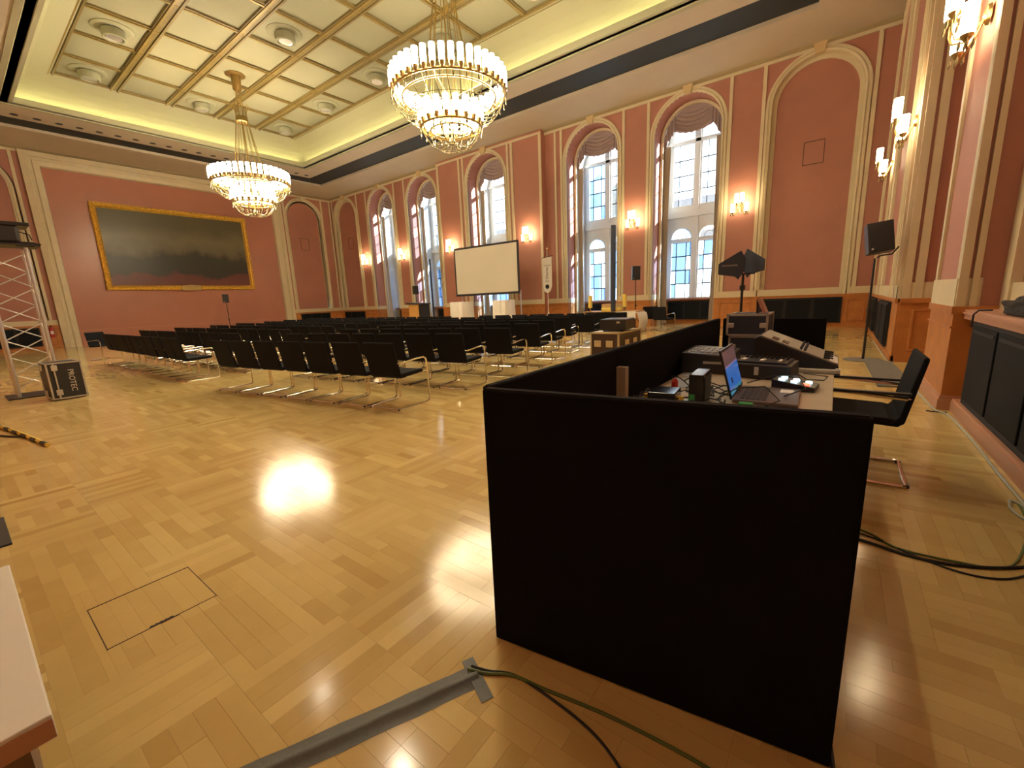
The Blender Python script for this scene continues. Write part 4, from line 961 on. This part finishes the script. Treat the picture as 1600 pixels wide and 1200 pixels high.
# ------------------------------------------------------------------ screen, lectern, banner etc
sc = thing('projection_screen', 'large projection screen with dark border on legs before the windows', 'projection screen', (-13.07, 15.5, 0))
MB().box(-1.93, 1.93, -.02, .02, 1.66, 3.92).build('border', SCRB, sc, bevel=.005); MB().box(-1.84, 1.84, -.026, -.018, 1.76, 3.83).build('screen_surface', SCRN, sc)
for x in (-1.6, 1.93): MB().box(x-.02, x+.02, .02, .06, 0, 1.8).build('leg', ALU, sc); MB().box(x-.03, x+.03, -.5, .5, 0, .03).build('foot', ALU, sc)
def draped(x, y, label, w=.42):
    t = thing('draped_table', label, 'table', (x, y, 0), 0, 'white covered high tables'); n = 64; vs = []; 
    for z, s_ in ((0.01, 1.12), (.7, 1.0), (1.38, .97), (1.40, .95)):
        for k in range(n):
            a = 2*PI*k/n; r = w/max(abs(math.cos(a)), abs(math.sin(a)))*(1-.08*math.cos(4*a+PI)); r *= s_*(1+(.05 if z < 1.3 else 0)*math.sin(a*12)); vs.append((r*math.cos(a), r*math.sin(a), z))
    fs = [(i*n+j, i*n+(j+1) % n, (i+1)*n+(j+1) % n, (i+1)*n+j) for i in range(3) for j in range(n)]+[tuple(3*n+j for j in range(n))]
    MB().add(vs, fs).build('white_cover', CLOTH, t, smooth=True)
draped(-13.75, 14.5, 'left white cloth covered high table below the screen'); draped(-11.3, 14.5, 'right white cloth covered high table below the screen', .38)
le = thing('lectern', 'wooden lectern with black side and top left of the screen', 'lectern', (-16.2, 14.0, 0), .15)
MB().prism([(-.35, 0), (.25, 0), (.25, 1.36), (-.35, 1.36)], lambda u, d, z: (u, d, z), -.25, .25).build('body', WOODL, le); MB().box(.25, .52, -.24, .24, 0, 1.36).build('side_panel', BPL, le); MB().prism([(-.45, 1.38), (.55, 1.36), (.55, 1.41), (-.45, 1.46)], lambda u, d, z: (u, d, z), -.32, .32).build('top', BPL, le)
bn = thing('banner', 'narrow white pennant banner with dark lettering on a pole', 'banner', (-10.66, 17.0, 0), .1)
MB().tube([(0, .03, 0.02), (0, .03, 3.55)], .016, 8).build('pole', WHITE, bn); MB().lathe([(0, 3.55), (.03, 3.58), (.02, 3.66), (0, 3.72)], 8, (0, .03, 0)).build('finial', BRASS, bn)
MB().tube([(-.27, 0, 3.2), (.30, 0, 3.27)], .012, 6).build('crossbar', BMET, bn)
for k in range(3): a = 2*PI*k/3; MB().tube([(0, .03, .8), (.3*math.cos(a), .3*math.sin(a)+.03, .012)], .012, 6).build('leg', WHITE, bn)
cl = MB().prism([(-.22, 3.18), (-.22, 1.95), (-.16, 1.72), (.0, 1.62), (.16, 1.72), (.24, 1.95), (.24, 3.24)], lambda u, d, z: (u, d, z), -.012, .0).build('cloth', CLOTH, bn)
RX = Matrix.Rotation(PI/2, 4, 'X')
text('lettering', 'Gesellschaft', .07, BMET, bn, Matrix.Translation((.01, -.015, 2.86))@RX); text('lettering', 'Charite', .17, BPL, bn, Matrix.Translation((0, -.015, 2.52))@RX@Matrix.Rotation(PI/2, 4, 'Z')); text('lettering', '1710', .10, BMET, bn, Matrix.Translation((0, -.015, 2.15))@RX)
MB().lathe([(.08, 0), (.10, 0), (.10, .004), (.08, .004)], 20, (0, -.012, 1.92), Matrix.Rotation(PI/2, 3, 'X')).build('emblem_ring', BMET, bn)
stand('speaker_stand', 'thin black stand of the small speaker between the two near windows', (-6.3, 16.5, 0), 1.94); spk('loudspeaker', 'small black loudspeaker on a stand between the two near windows', (-6.3, 16.5, 1.95), .5, .30, .30, .52)
stand('speaker_stand', 'thin black stand of the small speaker by the far windows', (-20.1, 17.3, 0), 1.95); spk('loudspeaker', 'small loudspeaker on a stand by the far windows', (-20.1, 17.3, 1.96), -.5, .34, .30, .48)
stand('speaker_stand', 'thin black stand of the small speaker below the painting', (-28.6, 10.25, 0), 1.92); spk('loudspeaker', 'small black loudspeaker on a stand below the painting', (-28.6, 10.25, 1.93), PI/2-.3, .30, .28, .48)
cs_ = thing('column_speaker', 'tall slim black column standing before the second nearest window', 'column speaker', (-6.75, 15.4, 0)); MB().box(-.07, .07, -.07, .07, .8, 3.92).build('column', BLUEN, cs_, bevel=.01); MB().tube([(0, 0, 0), (0, 0, .82)], .025, 8).build('pole', BMET, cs_); MB().lathe([(0, 0), (.28, 0), (.28, .02), (0, .03)], 20).build('base', BMET, cs_)
c2 = thing('column_speaker', 'thin dark column beside the fourth nearest window', 'column speaker', (-19.0, 17.6, 0)); MB().box(-.03, .03, -.03, .03, .5, 3.9).build('column', BLUEN, c2); MB().lathe([(0, 0), (.2, 0), (.2, .02), (.03, .03), (.02, .5), (0, .5)], 16).build('base', BMET, c2)
# draped table near windows
dt = thing('draped_table', 'long table with white cloth hanging at its right end near the windows', 'table', (-6.9, 16.0, 0), -.05)
MB().box(-1.25, 1.0, -.4, .4, .77, .80).build('tabletop', WOODL, dt)
for x in (-1.1, .85):
    for y in (-.33, .33): MB().tube([(x, y, 0), (x, y, .77)], .02, 6).build('leg', BMET, dt)
MB().box(.2, 1.0, -.415, -.405, .50, .79).build('cloth_front', CLOTH, dt)
vs = []; fs = []
for j in range(9):
    for i in range(17): y = -.42+i*.05; z = .80-.78*j/8; vs.append((1.02+.05*math.sin(i*1.3)+.10*math.sin(j/8*PI)-(.12 if j == 0 else 0), y*(1-.25*j/8), z))
for j in range(8):
    for i in range(16): k = j*17+i; fs.append((k, k+1, k+18, k+17))
MB().add(vs, fs).build('cloth_fall', CLOTH, dt, smooth=True)
for i, (x, l) in enumerate(((-7.95, 'left yellow candle with a candlestick on the draped table'), (-6.5, 'right yellow candle with a candlestick on the draped table'))):
    t = thing('candlestick', l, 'candle', (x, 15.9, .80)); MB().lathe([(0, 0), (.08, 0), (.03, .03), (.02, .1), (.06, .14), (0, .14)], 10).build('stick', BRASS, t); MB().lathe([(.075, .14), (.08, .15), (.08, .62), (0, .63)], 12).build('candle', YCL, t)
t = thing('cardboard_box', 'tan box on the draped table between the candles', 'box', (-7.0, 16.1, .80)); MB().box(-.45, .4, -.2, .2, 0, .28).build('carton', CARD, t, bevel=.005)
t = thing('yellow_cloth', 'yellow and white folded cloth before the tan box', 'cloth', (-6.9, 15.75, .80)); MB().box(-.45, .35, -.12, .12, 0, .13).build('folded_cloth', YCL, t, bevel=.03)
# projector + case
pc = thing('flight_case', 'brown flight case with pale edges carrying the projector', 'flight case', (-3.95, 9.2, 0), -.02); hx, hy, hh = .34, .62, .62
MB().box(-hx+.01, hx-.01, -hy+.01, hy-.01, .04, hh-.01).build('body', CASEN, pc); r = MB(); e = .035
for x in (-hx, hx-e):
    for y in (-hy, hy-e): r.box(x, x+e, y, y+e, .03, hh)
for z in (.03, hh-e):
    for y in (-hy, hy-e): r.box(-hx, hx, y, y+e, z, z+e)
    for x in (-hx, hx-e): r.box(x, x+e, -hy, hy, z, z+e)
r.build('edge_profile', mat('pale_edge', (.50, .40, .24), .45), pc); MB().box(-hx+.01, hx-.01, -hy+.01, hy-.01, hh-.012, hh).build('lid', bpy.data.materials['pale_edge'], pc)
for x in (-.16, .12): MB().box(x-.08, x+.08, -hy-.012, -hy+.012, .30, .44).build('case_handle', bpy.data.materials['pale_edge'], pc, bevel=.01)
for y in (-.2, .25): MB().box(hx-.01, hx+.012, y-.1, y+.1, .30, .44).build('case_handle', bpy.data.materials['pale_edge'], pc, bevel=.01)
pj = thing('projector', 'black projector standing on the brown flight case', 'projector', (-3.9, 9.12, .62), .1)
MB().box(-.28, .30, -.36, .36, .03, .27).build('housing', BPL, pj, bevel=.02); MB().lathe([(.08, 0), (.085, .07), (.06, .07), (0, .05)], 16, (-.1, .36, .16), Matrix.Rotation(-PI/2, 3, 'X')).build('lens', BGL, pj)
for x in (-.2, .2): MB().box(x-.02, x+.02, -.3, -.26, 0, .03).build('foot', BMET, pj)
MB().box(.1, .17, -.364, -.36, .18, .22).build('status_plate', ALUM, pj)
# extinguisher
ex = thing('fire_extinguisher', 'red fire extinguisher on the far wall beside the big cream frame', 'fire extinguisher', (XW+.2, 3.12, .55)); MB().lathe([(0, 0), (.09, 0), (.09, .42), (.05, .5), (.03, .52), (0, .52)], 12).build('cylinder', EXT, ex, smooth=True); MB().box(-.02, .08, -.03, .03, .5, .56).build('valve', BMET, ex); MB().box(.085, .095, -.05, .05, .15, .3).build('label_plate', PAPER, ex)
# ------------------------------------------------------------------ outside
ob = thing('building', 'building across the street in painted blue shade, seen through the windows', 'building', (-14, 34, -3))
MB().box(-26, 16, 0, 6, 0, 9.5).build('facade', FACADE, ob); MB().prism([(-26.5, 9.5), (16.5, 9.5), (15, 11), (-25, 11)], lambda u, d, z: (u, d, z), -.3, 6).build('roof', FACW, ob)
for i in range(20):
    for j in range(3): MB().box(-25+i*2.05, -24+i*2.05, -.05, .02, 1.2+j*2.9, 2.9+j*2.9).build('window', FACW, ob)
for i, (x, y, h, r) in enumerate(((-13.4, 28.5, 9.0, 2.2), (-27, 29, 8.5, 2.6), (-8.2, 29.5, 5.8, 1.1))):
    t = thing('tree', ['tall tree outside the second nearest window', 'broad tree outside the far windows', 'small tree outside the nearest window'][i], 'tree', (x, y, -3)); bm = bmesh.new(); bmesh.ops.create_icosphere(bm, subdivisions=4, radius=r)
    for v in bm.verts: v.co *= 1+.35*mn.noise(v.co*1.5+Vector((i*5, 0, 0)))+.15*mn.noise(v.co*5); v.co.z = v.co.z*1.3+h
    me = bpy.data.meshes.new('crown'); bm.to_mesh(me); bm.free(); me.materials.append(LEAF); o = bpy.data.objects.new('crown', me); COL.objects.link(o); o.parent = t
    MB().tube([(0, 0, 0), (0, 0, h-r*.5)], [.25, .12], 8).build('trunk', WOODO, t)
g = MB().box(-60, 30, 21, 60, -3.2, -3).build('street', mat('street_grey', (.25, .26, .28), .9)); tag(g, 'grey street outside the windows', kind='structure')
